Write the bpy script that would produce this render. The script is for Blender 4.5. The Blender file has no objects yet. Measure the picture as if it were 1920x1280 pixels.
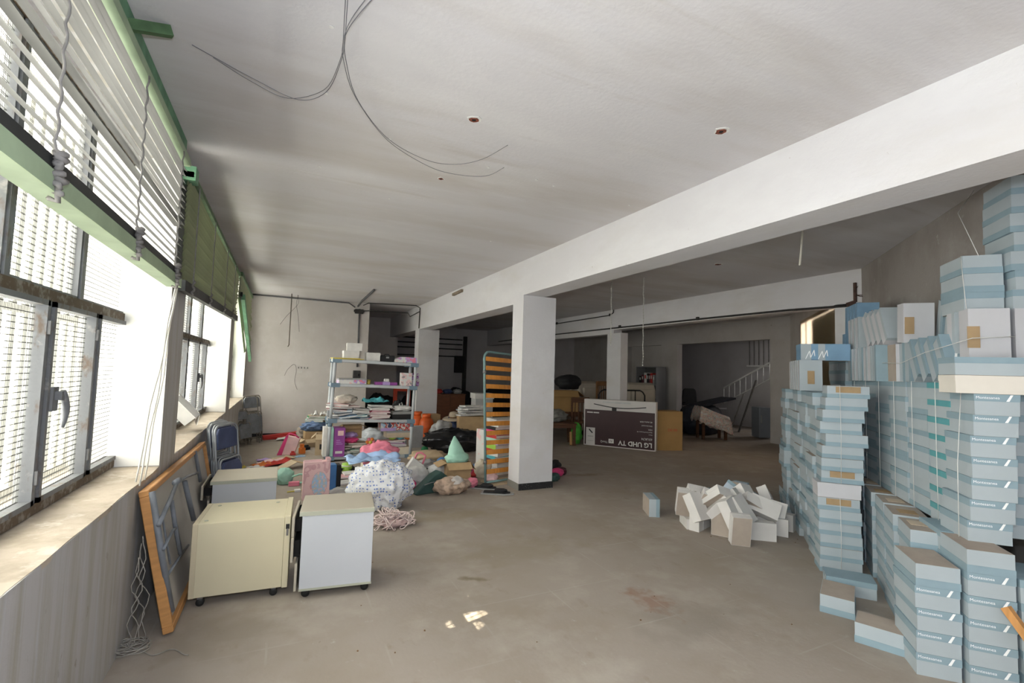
import bpy, bmesh, math, random
from mathutils import Vector, Matrix, Euler
from mathutils import noise as mnoise
R = math.radians
S = bpy.context.scene
C = S.collection
rnd = random.Random(7)

# ------------------------------------------------------------------ camera, light, exposure
CAM_H = 1.55
YAW, PITCH, ROLL, FPX = .4466, .0629, .02852, 892.0
cam_data = bpy.data.cameras.new('camera')
cam_data.sensor_width = 36.0
cam_data.lens = FPX / 1920 * 36
cam_data.clip_start = .05
cam = bpy.data.objects.new('camera', cam_data)
C.objects.link(cam)
_hd = Vector((math.sin(YAW), math.cos(YAW), 0))
_fw = Vector((_hd.x * math.cos(PITCH), _hd.y * math.cos(PITCH), math.sin(PITCH)))
_rt0 = Vector((math.cos(YAW), -math.sin(YAW), 0))
_up0 = _rt0.cross(_fw)
_rt = _rt0 * math.cos(ROLL) + _up0 * math.sin(ROLL)
_up = _up0 * math.cos(ROLL) - _rt0 * math.sin(ROLL)
cam.matrix_world = Matrix(((_rt.x, _up.x, -_fw.x, 0), (_rt.y, _up.y, -_fw.y, 0), (_rt.z, _up.z, -_fw.z, CAM_H), (0, 0, 0, 1)))
S.camera = cam
S.view_settings.view_transform = 'Standard'
S.view_settings.look = 'None'
S.view_settings.exposure = 0.0
S.view_settings.gamma = 1.0
S.view_settings.use_curve_mapping = False

world = bpy.data.worlds.new('daylight')
S.world = world
world.use_nodes = True
wn = world.node_tree.nodes
wn['Background'].inputs[0].default_value = (1.0, .968, .94, 1)
wn['Background'].inputs[1].default_value = 22.0

def area(name, loc, size, direction, power, color=(1, 1, 1), portal=False):
    d = bpy.data.lights.new(name, 'AREA')
    d.shape = 'RECTANGLE'; d.size, d.size_y = size
    d.energy = power; d.color = color
    if portal: d.cycles.is_portal = True
    o = bpy.data.objects.new(name, d)
    o.location = loc
    o.rotation_euler = Vector(direction).to_track_quat('-Z', 'Y').to_euler()
    C.objects.link(o)
    return o
# portals only help the sky light find the window openings
for y0, y1 in ((-1.6, 3.95), (4.4, 8.1), (8.5, 11.2)):
    area('sky_portal', (-1.2, (y0 + y1) / 2, 1.9), (y1 - y0, 2.1), (1, 0, 0), 1, portal=True)
# the photographer's flash, just above the lens
fl = bpy.data.lights.new('camera_flash', 'POINT')
fl.energy = 125; fl.shadow_soft_size = .05; fl.color = (.84, .91, 1.0)
flo = bpy.data.objects.new('camera_flash', fl)
flo.location = (0.0, .02, 1.79)
C.objects.link(flo)
# added fill lamp behind the camera; no doorway is built there
area('rear_fill', (-.1, -2.6, 1.6), (1.9, 2.2), (.3, 1, .14), 60, (.84, .88, 1.0))

FLECK_SPOTS = True
area('stair_fill', (14.0, 8.6, 2.95), (.8, .8), (-.3, .35, -1), 26, (1, .96, .92))  # area lamp added under the ceiling to brighten the stair room
# ------------------------------------------------------------------ helpers
def fp(px, py, z=0.0):
    """point of the photo (1920x1280) -> place in the room at height z"""
    d = _fw + _rt * ((px - 960) / FPX) - _up * ((py - 640) / FPX)
    t = (z - CAM_H) / d.z
    return Vector((0, 0, CAM_H)) + d * t

def fy(px, py, Y):
    d = _fw + _rt * ((px - 960) / FPX) - _up * ((py - 640) / FPX)
    return Vector((0, 0, CAM_H)) + d * (Y / d.y)

def fx(px, py, X):
    d = _fw + _rt * ((px - 960) / FPX) - _up * ((py - 640) / FPX)
    return Vector((0, 0, CAM_H)) + d * (X / d.x)

# added spot lamps outside the window, aimed to imitate sun flecks on the floor
for i, (px, py, d_) in enumerate(((868, 1150, .42), (878, 1158, .40), (862, 1165, .40), (872, 1172, .42), (883, 1176, .36), (893, 1154, .30), (897, 1113, .26))):
    q_ = fp(px, py)
    l_ = bpy.data.lights.new('fleck_spot', 'SPOT'); l_.energy = 9000; l_.spot_size = R(d_ * 2.9); l_.spot_blend = .5; l_.shadow_soft_size = .004; l_.color = (1, .93, .80)
    o_ = bpy.data.objects.new('fleck_spot', l_); src = q_ + Vector((-5.1, -1.30, 4.0)); o_.location = src
    o_.rotation_euler = (q_ - src).to_track_quat('-Z', 'Y').to_euler(); C.objects.link(o_)

_mats = {}
def mat(name, col, rough=.7, var=.06, scale=6.0, metal=0.0, col2=None, bump=0.0, spec=.3, alpha=None, stretch=None, trans=0.0):
    if name in _mats: return _mats[name]
    m = bpy.data.materials.new(name); m.use_nodes = True
    nt = m.node_tree; b = nt.nodes['Principled BSDF']
    b.inputs['Roughness'].default_value = rough
    b.inputs['Metallic'].default_value = metal
    b.inputs['Specular IOR Level'].default_value = spec
    if trans: b.inputs['Transmission Weight'].default_value = trans
    if alpha is not None: b.inputs['Alpha'].default_value = alpha
    c1 = tuple(max(0, x * (1 - var)) for x in col); c2 = tuple(min(1, x * (1 + var)) for x in col)
    if col2: c1, c2 = col, col2
    tc = nt.nodes.new('ShaderNodeTexCoord')
    n = nt.nodes.new('ShaderNodeTexNoise'); n.inputs['Scale'].default_value = scale; n.inputs['Detail'].default_value = 5
    src = tc.outputs['Object']
    if stretch:
        mp = nt.nodes.new('ShaderNodeMapping'); mp.inputs['Scale'].default_value = stretch
        nt.links.new(src, mp.inputs[0]); src = mp.outputs[0]
    nt.links.new(src, n.inputs['Vector'])
    r = nt.nodes.new('ShaderNodeValToRGB')
    r.color_ramp.elements[0].position = .35; r.color_ramp.elements[1].position = .65
    r.color_ramp.elements[0].color = (*c1, 1); r.color_ramp.elements[1].color = (*c2, 1)
    nt.links.new(n.outputs[0], r.inputs[0]); nt.links.new(r.outputs[0], b.inputs['Base Color'])
    if bump:
        bp = nt.nodes.new('ShaderNodeBump'); bp.inputs['Strength'].default_value = bump; bp.inputs['Distance'].default_value = .01
        nt.links.new(n.outputs[0], bp.inputs['Height']); nt.links.new(bp.outputs[0], b.inputs['Normal'])
    _mats[name] = m
    return m

def layered(name, base, layers, rough=.85, bump=.15, bscale=40):
    """base colour with patches: layers = (colour, noise scale (xyz stretch), lo, hi)"""
    m = bpy.data.materials.new(name); m.use_nodes = True
    nt = m.node_tree; b = nt.nodes['Principled BSDF']
    b.inputs['Roughness'].default_value = rough; b.inputs['Specular IOR Level'].default_value = .2
    tc = nt.nodes.new('ShaderNodeTexCoord')
    rgb = nt.nodes.new('ShaderNodeRGB'); rgb.outputs[0].default_value = (*base, 1)
    cur = rgb.outputs[0]
    for i, (col, sc, stre, lo, hi, amt) in enumerate(layers):
        mp = nt.nodes.new('ShaderNodeMapping'); mp.inputs['Scale'].default_value = stre; mp.inputs['Location'].default_value = (i * 3.7, i * 1.3, i * 2.1)
        nt.links.new(tc.outputs['Object'], mp.inputs[0])
        n = nt.nodes.new('ShaderNodeTexNoise'); n.inputs['Scale'].default_value = sc; n.inputs['Detail'].default_value = 8; n.inputs['Roughness'].default_value = .62
        nt.links.new(mp.outputs[0], n.inputs['Vector'])
        mr = nt.nodes.new('ShaderNodeMapRange'); mr.inputs[1].default_value = lo; mr.inputs[2].default_value = hi; mr.inputs[4].default_value = amt
        nt.links.new(n.outputs[0], mr.inputs[0])
        mx = nt.nodes.new('ShaderNodeMix'); mx.data_type = 'RGBA'
        nt.links.new(mr.outputs[0], mx.inputs[0]); nt.links.new(cur, mx.inputs[6]); mx.inputs[7].default_value = (*col, 1)
        cur = mx.outputs[2]
    nt.links.new(cur, b.inputs['Base Color'])
    n = nt.nodes.new('ShaderNodeTexNoise'); n.inputs['Scale'].default_value = bscale; n.inputs['Detail'].default_value = 6
    nt.links.new(tc.outputs['Object'], n.inputs['Vector'])
    bp = nt.nodes.new('ShaderNodeBump'); bp.inputs['Strength'].default_value = bump; bp.inputs['Distance'].default_value = .01
    nt.links.new(n.outputs[0], bp.inputs['Height']); nt.links.new(bp.outputs[0], b.inputs['Normal'])
    _mats[name] = m
    return m

class MB:
    def __init__(s): s.v = []; s.f = []; s.m = []; s.sm = []
    def add(s, vs, fs, mi=0, smooth=False):
        o = len(s.v); s.v += [tuple(v) for v in vs]
        for f in fs: s.f.append(tuple(i + o for i in f)); s.m.append(mi); s.sm.append(smooth)
        return s
    def box(s, lo, hi, mi=0, M=None):
        x0, y0, z0 = lo; x1, y1, z1 = hi
        vs = [Vector(p) for p in ((x0,y0,z0),(x1,y0,z0),(x1,y1,z0),(x0,y1,z0),(x0,y0,z1),(x1,y0,z1),(x1,y1,z1),(x0,y1,z1))]
        if M is not None: vs = [M @ v for v in vs]
        return s.add(vs, [(0,3,2,1),(4,5,6,7),(0,1,5,4),(1,2,6,5),(2,3,7,6),(3,0,4,7)], mi)
    def cbox(s, c, d, mi=0, M=None):
        return s.box((c[0]-d[0]/2, c[1]-d[1]/2, c[2]-d[2]/2), (c[0]+d[0]/2, c[1]+d[1]/2, c[2]+d[2]/2), mi, M)
    def bar(s, p, q, w, t, mi=0, upv=(0, 0, 1)):
        p, q = Vector(p), Vector(q); a = (q - p); L = a.length; a.normalize()
        u = Vector(upv)
        if abs(a.dot(u)) > .98: u = Vector((1, 0, 0))
        b = a.cross(u).normalized(); c = b.cross(a)
        vs = []
        for e in (p, q):
            for i, j in ((-1,-1),(1,-1),(1,1),(-1,1)): vs.append(e + b * (i * w / 2) + c * (j * t / 2))
        return s.add(vs, [(0,1,2,3),(7,6,5,4),(0,4,5,1),(1,5,6,2),(2,6,7,3),(3,7,4,0)], mi)
    def tube(s, pts, r, n=6, mi=0, closed=False):
        pts = [Vector(p) for p in pts]; N = len(pts); vs = []; fs = []
        prev = None
        for i, p in enumerate(pts):
            a = (pts[(i+1) % N] - pts[i-1]) if closed else (pts[min(i+1, N-1)] - pts[max(i-1, 0)])
            if a.length < 1e-9: a = Vector((0, 0, 1))
            a.normalize()
            u = prev if prev is not None else (Vector((0,0,1)) if abs(a.z) < .9 else Vector((1,0,0)))
            u = (u - a * u.dot(a))
            if u.length < 1e-6: u = a.orthogonal()
            u.normalize(); prev = u; b = a.cross(u)
            rr = r[i] if isinstance(r, (list, tuple)) else r
            for k in range(n):
                t = 2 * math.pi * k / n; vs.append(p + (u * math.cos(t) + b * math.sin(t)) * rr)
        M = N if closed else N - 1
        for i in range(M):
            for k in range(n):
                j = (i + 1) % N
                fs.append((i*n+k, i*n+(k+1) % n, j*n+(k+1) % n, j*n+k))
        if not closed: fs.append(tuple(range(n))[::-1]); fs.append(tuple((N-1)*n+k for k in range(n)))
        return s.add(vs, fs, mi, True)
    def lathe(s, prof, n=16, mi=0, M=None, c=(0, 0, 0)):
        vs = []; fs = []
        for (r, z) in prof:
            for k in range(n):
                t = 2 * math.pi * k / n; v = Vector((c[0] + r * math.cos(t), c[1] + r * math.sin(t), c[2] + z))
                vs.append(M @ v if M is not None else v)
        for i in range(len(prof) - 1):
            for k in range(n): fs.append((i*n+k, i*n+(k+1) % n, (i+1)*n+(k+1) % n, (i+1)*n+k))
        fs.append(tuple(range(n))[::-1]); fs.append(tuple((len(prof)-1)*n+k for k in range(n)))
        return s.add(vs, fs, mi, True)
    def prism(s, poly, z0, z1, mi=0, M=None):
        n = len(poly); vs = [Vector((x, y, z0)) for x, y in poly] + [Vector((x, y, z1)) for x, y in poly]
        if M is not None: vs = [M @ v for v in vs]
        fs = [tuple(range(n))[::-1], tuple(range(n, 2*n))] + [(i, (i+1) % n, n+(i+1) % n, n+i) for i in range(n)]
        return s.add(vs, fs, mi)
    def mesh(s, name, mats):
        me = bpy.data.meshes.new(name); me.from_pydata(s.v, [], s.f)
        for m in (mats if isinstance(mats, (list, tuple)) else [mats]): me.materials.append(m)
        me.polygons.foreach_set('material_index', s.m); me.polygons.foreach_set('use_smooth', s.sm)
        me.update(); return me
    def build(s, name, mats, parent=None, bevel=0, loc=None, rot=None):
        me = s.mesh(name, mats)
        if bevel:
            bm = bmesh.new(); bm.from_mesh(me)
            bmesh.ops.bevel(bm, geom=[e for e in bm.edges], offset=bevel, segments=1, affect='EDGES', clamp_overlap=True)
            bm.to_mesh(me); bm.free()
        return put(name, me, parent, loc, rot)

def put(name, me, parent=None, loc=None, rot=None):
    o = bpy.data.objects.new(name, me)
    if parent is not None: o.parent = parent
    if loc is not None: o.location = loc
    if rot is not None: o.rotation_euler = rot
    C.objects.link(o)
    return o

def tag(o, label=None, cat=None, group=None, kind=None):
    if label: o['label'] = label
    if cat: o['category'] = cat
    if group: o['group'] = group
    if kind: o['kind'] = kind
    return o

def thing(name, label, cat, loc=(0, 0, 0), rz=0, group=None, rot=None):
    o = bpy.data.objects.new(name, None); o.empty_display_size = .1
    o.location = loc; o.rotation_euler = rot if rot is not None else (0, 0, rz)
    C.objects.link(o)
    return tag(o, label, cat, group)

def struct(name, mb, m, parent=None, label=None):
    o = mb.build(name, m, parent)
    if parent is None: o['kind'] = 'structure'
    if label: o['label'] = label
    return o

def dup(root, loc, rz=None, label=None, group=None, rot=None):
    r = root.copy(); C.objects.link(r); r.location = loc
    if rz is not None: r.rotation_euler = (0, 0, rz)
    if rot is not None: r.rotation_euler = rot
    if label: r['label'] = label
    if group: r['group'] = group
    for ch in list(root.children):
        c = ch.copy(); C.objects.link(c); c.parent = r
        for g in ch.children:
            d = g.copy(); C.objects.link(d); d.parent = c
    return r

_tc = {}
def text_mesh(txt, size, align='LEFT', bold=False):
    key = (txt, size, align)
    if key in _tc: return _tc[key]
    cu = bpy.data.curves.new('lettering', 'FONT'); cu.body = txt; cu.size = size; cu.align_x = align; cu.align_y = 'CENTER'
    cu.resolution_u = 2
    if bold: cu.offset = size * .025
    o = bpy.data.objects.new('tmp_lettering', cu); C.objects.link(o)
    dg = bpy.context.evaluated_depsgraph_get()
    me = bpy.data.meshes.new_from_object(o.evaluated_get(dg))
    bpy.data.objects.remove(o); bpy.data.curves.remove(cu)
    me.name = 'lettering'
    _tc[key] = me
    return me
def lettering(txt, size, m, parent, loc, rot, align='LEFT', name='lettering', bold=False):
    me = text_mesh(txt, size, align, bold)
    if not me.materials: me.materials.append(m)
    return put(name, me, parent, loc, rot)

def lerp(a, b, t): return a + (b - a) * t

# ------------------------------------------------------------------ materials of the shell
W2 = (1, 1, 1)
M_wall = layered('plaster wall', (.62, .585, .56), [((.50,.46,.42), 1.6, (1,1,1), .45, .72, .45), ((.70,.67,.65), 3.2, (1,1,1), .5, .7, .5), ((.24,.20,.16), 34, (1,1,1), .71, .76, .8)])
M_wallL = layered('stained plaster wall', (.46,.45,.45), [((.36,.33,.27), 3.0, (1,4,.25), .42, .62, .75), ((.50,.52,.56), 4.0, (1,5,.2), .55, .7, .6), ((.22,.17,.11), 11, (1,1,.7), .66, .74, .6)])
M_ceil = layered('painted ceiling', (.64,.625,.64), [((.52,.48,.44), .8, (.35,1.6,1), .45, .68, .65), ((.72,.71,.715), 1.1, (.6,2.2,1), .5, .72, .6), ((.42,.37,.31), 2.2, (.16,1.6,1), .62, .76, .45)])
M_beam = layered('painted beam', (.65,.64,.66), [((.56,.53,.49), 1.3, (1,.5,1.4), .48, .7, .5), ((.75,.75,.76), 2.4, (1,.4,1), .5, .7, .5), ((.30,.25,.2), 26, (1,1,1), .70, .75, .6)])
M_far = layered('dim plaster wall', (.60,.58,.59), [((.50,.47,.47), 1.2, (1,1,1), .45, .7, .6), ((.2,.17,.15), 24, (1,1,1), .7, .76, .6)])
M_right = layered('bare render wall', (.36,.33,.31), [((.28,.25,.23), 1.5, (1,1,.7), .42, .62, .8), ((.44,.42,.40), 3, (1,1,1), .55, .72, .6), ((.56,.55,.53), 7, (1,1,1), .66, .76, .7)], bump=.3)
M_floor = layered('dusty concrete floor', (.345,.30,.262), [((.30,.25,.20), 1.1, (1,1,1), .42, .66, .7), ((.43,.39,.34), 2.6, (1,1,1), .5, .7, .6), ((.24,.19,.145), 5.5, (1,.6,1), .62, .74, .55), ((.47,.45,.42), 9, (1.4,1,1), .66, .74, .5), ((.13,.09,.06), 13, (1,1.3,1), .72, .77, .8)], bump=.12)
M_sill = layered('dusty window sill', (.50,.43,.35), [((.38,.32,.25), 6, (1,1,1), .45, .62, .8), ((.62,.57,.50), 11, (1,1,1), .55, .68, .8), ((.17,.14,.11), 17, (1,1,1), .69, .75, .8)])
M_reveal = layered('whitewashed reveal', (.80,.79,.76), [((.60,.52,.42), 4, (1,1,1), .6, .75, .5)])
M_terr = layered('dark terrazzo skirting', (.03,.03,.032), [((.30,.30,.30), 60, (1,1,1), .62, .68, .9)], rough=.45)
M_terr2 = layered('grey terrazzo skirting', (.22,.21,.19), [((.32,.31,.29), 60, (1,1,1), .6, .68, .9)], rough=.5)
M_green = mat('green painted wood', (.125,.27,.16), .55, .2, 9)
M_dgreen = mat('dark green painted wood', (.07,.13,.06), .6, .3, 9)
M_slatg = mat('faded green slat', (.25,.29,.155), .5, .12, 4)
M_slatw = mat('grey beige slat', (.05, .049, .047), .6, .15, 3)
M_rail = mat('black blind rail', (.02,.022,.022), .5, .3, 8)
M_rail2 = mat('pale green rail', (.32,.41,.27), .5, .12, 6)
M_cord = mat('grey blind cord', (.20, .19, .18), .9, .15, 30)
M_steel = layered('rusty grey steel', (.16,.165,.175), [((.11,.075,.05), 16, (1,1,.5), .54, .66, .8), ((.33,.32,.30), 14, (1,1,1), .6, .7, .6)], rough=.6)
M_rust = layered('brown rusty steel', (.11,.08,.055), [((.24,.22,.20), 16, (1,1,1), .5, .62, .9)], rough=.7)
M_conduit = mat('grey conduit', (.12,.12,.125), .5, .2, 12)
M_darkw = mat('dark cable', (.035,.033,.032), .6, .2, 10)

# ------------------------------------------------------------------ floor, ceiling, walls
WX = -.705                      # inner face of the window wall
BK = 11.5                       # far wall of the first bay
ZC = 3.05
W0 = Vector((6.78, 3.56)); DS = Vector((-.7317, -.6816)); DD = Vector((-.6816, .7317))
def wf(s, d, z=0.0):            # frame of the slanted right wall: s towards the camera, d away from the wall
    p = W0 + DS * s + DD * d
    return Vector((p.x, p.y, z))
A_S = math.atan2(DS.y, DS.x)    # heading of the s axis

def floor_stains(m):
    nt = m.node_tree; b = nt.nodes['Principled BSDF']; L = nt.links
    tc = nt.nodes.new('ShaderNodeTexCoord'); cur = b.inputs['Base Color'].links[0].from_socket
    def over(mask, col):
        nonlocal cur
        mx = nt.nodes.new('ShaderNodeMix'); mx.data_type = 'RGBA'
        L.new(mask, mx.inputs[0]); L.new(cur, mx.inputs[6]); mx.inputs[7].default_value = (*col, 1); cur = mx.outputs[2]
    def patch(px, py, rx, ry, col, amt, nscale=9, rot=0):
        c = fp(px, py)
        mp = nt.nodes.new('ShaderNodeMapping'); mp.vector_type = 'TEXTURE'
        mp.inputs['Location'].default_value = (c.x, c.y, 0); mp.inputs['Rotation'].default_value = (0, 0, rot); mp.inputs['Scale'].default_value = (rx, ry, 1)
        L.new(tc.outputs['Object'], mp.inputs[0])
        ln = nt.nodes.new('ShaderNodeVectorMath'); ln.operation = 'LENGTH'; L.new(mp.outputs[0], ln.inputs[0])
        n = nt.nodes.new('ShaderNodeTexNoise'); n.inputs['Scale'].default_value = nscale; n.inputs['Detail'].default_value = 6; L.new(tc.outputs['Object'], n.inputs['Vector'])
        ad = nt.nodes.new('ShaderNodeMath'); ad.operation = 'MULTIPLY_ADD'; ad.inputs[1].default_value = 2.4; L.new(n.outputs[0], ad.inputs[0]); L.new(ln.outputs['Value'], ad.inputs[2])
        mr = nt.nodes.new('ShaderNodeMapRange'); mr.inputs[1].default_value = 1.45; mr.inputs[2].default_value = 2.1; mr.inputs[3].default_value = amt; mr.inputs[4].default_value = 0; L.new(ad.outputs[0], mr.inputs[0])
        over(mr.outputs[0], col)
    patch(1228, 1130, .16, .24, (.25, .125, .08), .55, 12); patch(1190, 1110, .12, .08, (.26, .14, .09), .5, 14)
    patch(885, 1085, .17, .05, (.17, .14, .085), .7, 10, -.5); patch(1100, 890, .35, .12, (.20, .15, .10), .55, 6); patch(850, 965, .8, .3, (.27, .22, .15), .5, 5)
    patch(980, 1030, .9, .35, (.27, .225, .16), .45, 4); patch(1300, 1170, .5, .3, (.25, .22, .19), .5, 5); patch(400, 1190, .6, .3, (.26, .22, .18), .5, 6)
    # faint joints of the old tiles under the dust
    br = nt.nodes.new('ShaderNodeTexBrick'); br.offset = 0; br.inputs['Scale'].default_value = 1; br.inputs['Brick Width'].default_value = .6; br.inputs['Row Height'].default_value = .6; br.inputs['Mortar Size'].default_value = .006
    br.inputs['Color1'].default_value = br.inputs['Color2'].default_value = (0, 0, 0, 1); br.inputs['Mortar'].default_value = (1, 1, 1, 1)
    L.new(tc.outputs['Object'], br.inputs['Vector'])
    n = nt.nodes.new('ShaderNodeTexNoise'); n.inputs['Scale'].default_value = 1.6; L.new(tc.outputs['Object'], n.inputs['Vector'])
    mr = nt.nodes.new('ShaderNodeMapRange'); mr.inputs[1].default_value = .5; mr.inputs[2].default_value = .7; mr.inputs[4].default_value = .5; L.new(n.outputs[0], mr.inputs[0])
    mu = nt.nodes.new('ShaderNodeMath'); mu.operation = 'MULTIPLY'; L.new(br.outputs['Color'], mu.inputs[0]); L.new(mr.outputs[0], mu.inputs[1])
    over(mu.outputs[0], (.44, .41, .37))
    L.new(cur, b.inputs['Base Color'])
floor_stains(M_floor)
struct('floor', MB().box((-1.3, -3.2, -.12), (16.2, 17.2, 0)), M_floor)
struct('ceiling', MB().box((-1.3, -3.2, ZC), (16.2, 17.2, ZC + .15)), M_ceil)

# window wall: parapet, piers, head
mb = MB()
mb.box((-1.25, -3.0, 0), (WX, BK + .1, .85))
mb.box((-1.25, 3.9, .85), (WX, 4.39, 2.92)); mb.box((-1.25, 7.93, .85), (WX, 8.42, 2.92))
mb.box((-1.25, 11.2, .85), (WX, BK + .1, 2.92)); mb.box((-1.25, -3.0, .85), (WX, -1.6, 2.92))
mb.box((-1.25, -3.0, 2.92), (WX, BK + .1, ZC))
struct('wall_left', mb, M_wallL)
for i, (a, b) in enumerate(((-1.6, 3.9), (4.39, 7.93), (8.42, 11.2))):
    m2 = MB()
    x, r = .02, 0
    # worn sill edge, slightly uneven
    N = 26; vs = []; fs = []
    for k in range(N + 1):
        y = lerp(a, b, k / N); e = rnd.uniform(-.006, .004)
        vs += [(-1.2, y, .868), (WX + e, y, .853 + rnd.uniform(-.003, .003)), (WX + e * .5, y, .83)]
    for k in range(N):
        o = k * 3; fs += [(o, o+1, o+4, o+3), (o+1, o+2, o+5, o+4)]
    m2.add(vs, fs); struct('trim_%d' % (i + 1), m2, M_sill)
    m3 = MB()
    for y in (a, b):
        s_ = 1 if y == a else -1
        m3.add([(-1.2, y + s_*.10*(-1 if False else 0), .869), (WX - .001, y + s_*.004, .862), (WX - .001, y + s_*.004, 2.92), (-1.2, y + s_*.004, 2.92)], [(0,1,2,3)])
    struct('trim_%d' % (i + 11), m3, M_reveal)

# far wall of bay one, its return, recess behind
mb = MB().box((WX - .3, BK, 0), (1.77, BK + .18, ZC)).box((1.59, BK + .18, 0), (1.77, 14.5, ZC))
struct('wall_far', mb, M_wall)
struct('wall_recess', MB().box((1.59, 14.5, 0), (3.1, 14.7, ZC)), M_wall)
struct('baseboard_far', MB().box((WX, BK - .015, 0), (1.77, BK, .085)), M_terr)
mb = MB().box((2.9, 16.5, 0), (10.75, 16.7, ZC))
mb.box((4.55, 16.2, 0), (5.55, 16.5, ZC)).box((3.0, 14.7, 0), (3.1, 16.6, ZC))
struct('wall_back', mb, M_far)
M_mid = layered('grimy plaster wall', (.50,.475,.46), [((.40,.36,.33), 1.3, (1,1,1), .45, .7, .7), ((.24,.18,.13), 9, (1,1,1), .68, .74, .8)])
mb = MB().box((10.75, 13.1, 0), (10.95, 16.6, ZC)).box((10.75, 10.85, 0), (10.97, 11.5, 2.52)).box((10.75, 7.25, 0), (10.95, 7.78, 2.52)).box((10.75, 7.25, 2.52), (10.95, 13.1, ZC))
mb.box((10.9, 11.5, 0), (11.1, 13.1, 2.52))
struct('wall_middle', mb, M_mid)
struct('wall_side', MB().box((10.85, 7.15, 0), (14.8, 7.33, ZC)), M_far)
struct('wall_stair', MB().box((14.6, 4.6, 0), (14.8, 16.6, ZC)).box((10.9, 16.4, 0), (14.8, 16.6, ZC)), M_far)
# slanted right wall (with the window beyond the second beam)
def wallbox(mb, s0, s1, z0, z1, t=.25, d0=0):
    a, b, c, d = wf(s0, d0), wf(s1, d0), wf(s1, d0 - t), wf(s0, d0 - t)
    vs = [(p.x, p.y, z) for z in (z0, z1) for p in (a, b, c, d)]
    mb.add(vs, [(0,1,2,3),(7,6,5,4),(0,4,5,1),(1,5,6,2),(2,6,7,3),(3,7,4,0)])
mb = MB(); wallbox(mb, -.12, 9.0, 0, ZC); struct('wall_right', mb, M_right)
mb = MB(); wallbox(mb, -5.6, -3.45, 0, ZC); wallbox(mb, -3.45, -.62, 0, .9); wallbox(mb, -3.45, -.62, 2.7, ZC); wallbox(mb, -.62, -.12, 0, ZC)
struct('wall_end', mb, M_wall)
struct('wall_rear', MB().box((-1.3, -3.2, 0), (6, -3.0, ZC)), M_wall)
# beams
mb = MB()
mb.box((2.86, -2.9, 2.58), (3.19, 5.97, ZC)).box((2.86, 5.97, 2.485), (3.19, 14.6, ZC))
o = struct('beam', mb, M_beam); 
mb = MB().box((6.87, 3.2, 2.58), (7.1, 8.9, ZC)).box((6.87, 8.9, 2.49), (7.1, 16.5, ZC))
struct('beam', mb, M_beam)
# columns
def column(x0, y0, x1, y1, h, sk=True):
    o = struct('column', MB().box((x0, y0, 0), (x1, y1, h)), M_beam)
    if sk:
        b_ = MB().box((x0 - .004, y0 - .012, 0), (x1 + .006, y0, .085)).build('skirting', M_terr, o)
        b_ = MB().box((x0 - .012, y0 - .012, 0), (x0, y1, .085)).build('skirting', M_terr2, o)
    return o
column(2.86, 5.65, 3.365, 5.97, 2.58)
column(2.86, 11.08, 3.36, 11.43, 2.485)
column(6.87, 8.64, 7.07, 9.14, 2.5, False)
column(6.87, 3.45, 7.07, 3.99, 2.6, False)

# ------------------------------------------------------------------ windows
def glass_mat():
    m = bpy.data.materials.new('wired cast glass'); m.use_nodes = True
    nt = m.node_tree; N = nt.nodes; L = nt.links
    for n in list(N): N.remove(n)
    out = N.new('ShaderNodeOutputMaterial')
    tr = N.new('ShaderNodeBsdfTransparent'); tl = N.new('ShaderNodeBsdfTranslucent'); gl = N.new('ShaderNodeBsdfGlossy')
    gl.inputs['Roughness'].default_value = .25
    tc = N.new('ShaderNodeTexCoord')
    sx = N.new('ShaderNodeSeparateXYZ'); L.new(tc.outputs['Object'], sx.inputs[0])
    def grid(sock, step, w):
        a = N.new('ShaderNodeMath'); a.operation = 'MULTIPLY'; a.inputs[1].default_value = 1 / step; L.new(sock, a.inputs[0])
        f = N.new('ShaderNodeMath'); f.operation = 'FRACT'; L.new(a.outputs[0], f.inputs[0])
        c = N.new('ShaderNodeMath'); c.operation = 'LESS_THAN'; c.inputs[1].default_value = w; L.new(f.outputs[0], c.inputs[0])
        return c.outputs[0]
    mx = N.new('ShaderNodeMath'); mx.operation = 'MAXIMUM'
    L.new(grid(sx.outputs['Y'], .026, .10), mx.inputs[0]); L.new(grid(sx.outputs['Z'], .026, .12), mx.inputs[1])
    col = N.new('ShaderNodeMix'); col.data_type = 'RGBA'
    L.new(mx.outputs[0], col.inputs[0]); col.inputs[6].default_value = (.93, .94, .90, 1); col.inputs[7].default_value = (.16, .16, .15, 1)
    L.new(col.outputs[2], tr.inputs[0]); L.new(col.outputs[2], tl.inputs[0])
    m1 = N.new('ShaderNodeMixShader'); m1.inputs[0].default_value = .04; L.new(tr.outputs[0], m1.inputs[1]); L.new(tl.outputs[0], m1.inputs[2])
    m2 = N.new('ShaderNodeMixShader'); m2.inputs[0].default_value = .04; L.new(m1.outputs[0], m2.inputs[1]); L.new(gl.outputs[0], m2.inputs[2])
    L.new(m2.outputs[0], out.inputs[0])
    return m
M_glass = glass_mat()
GX = -.98
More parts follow.
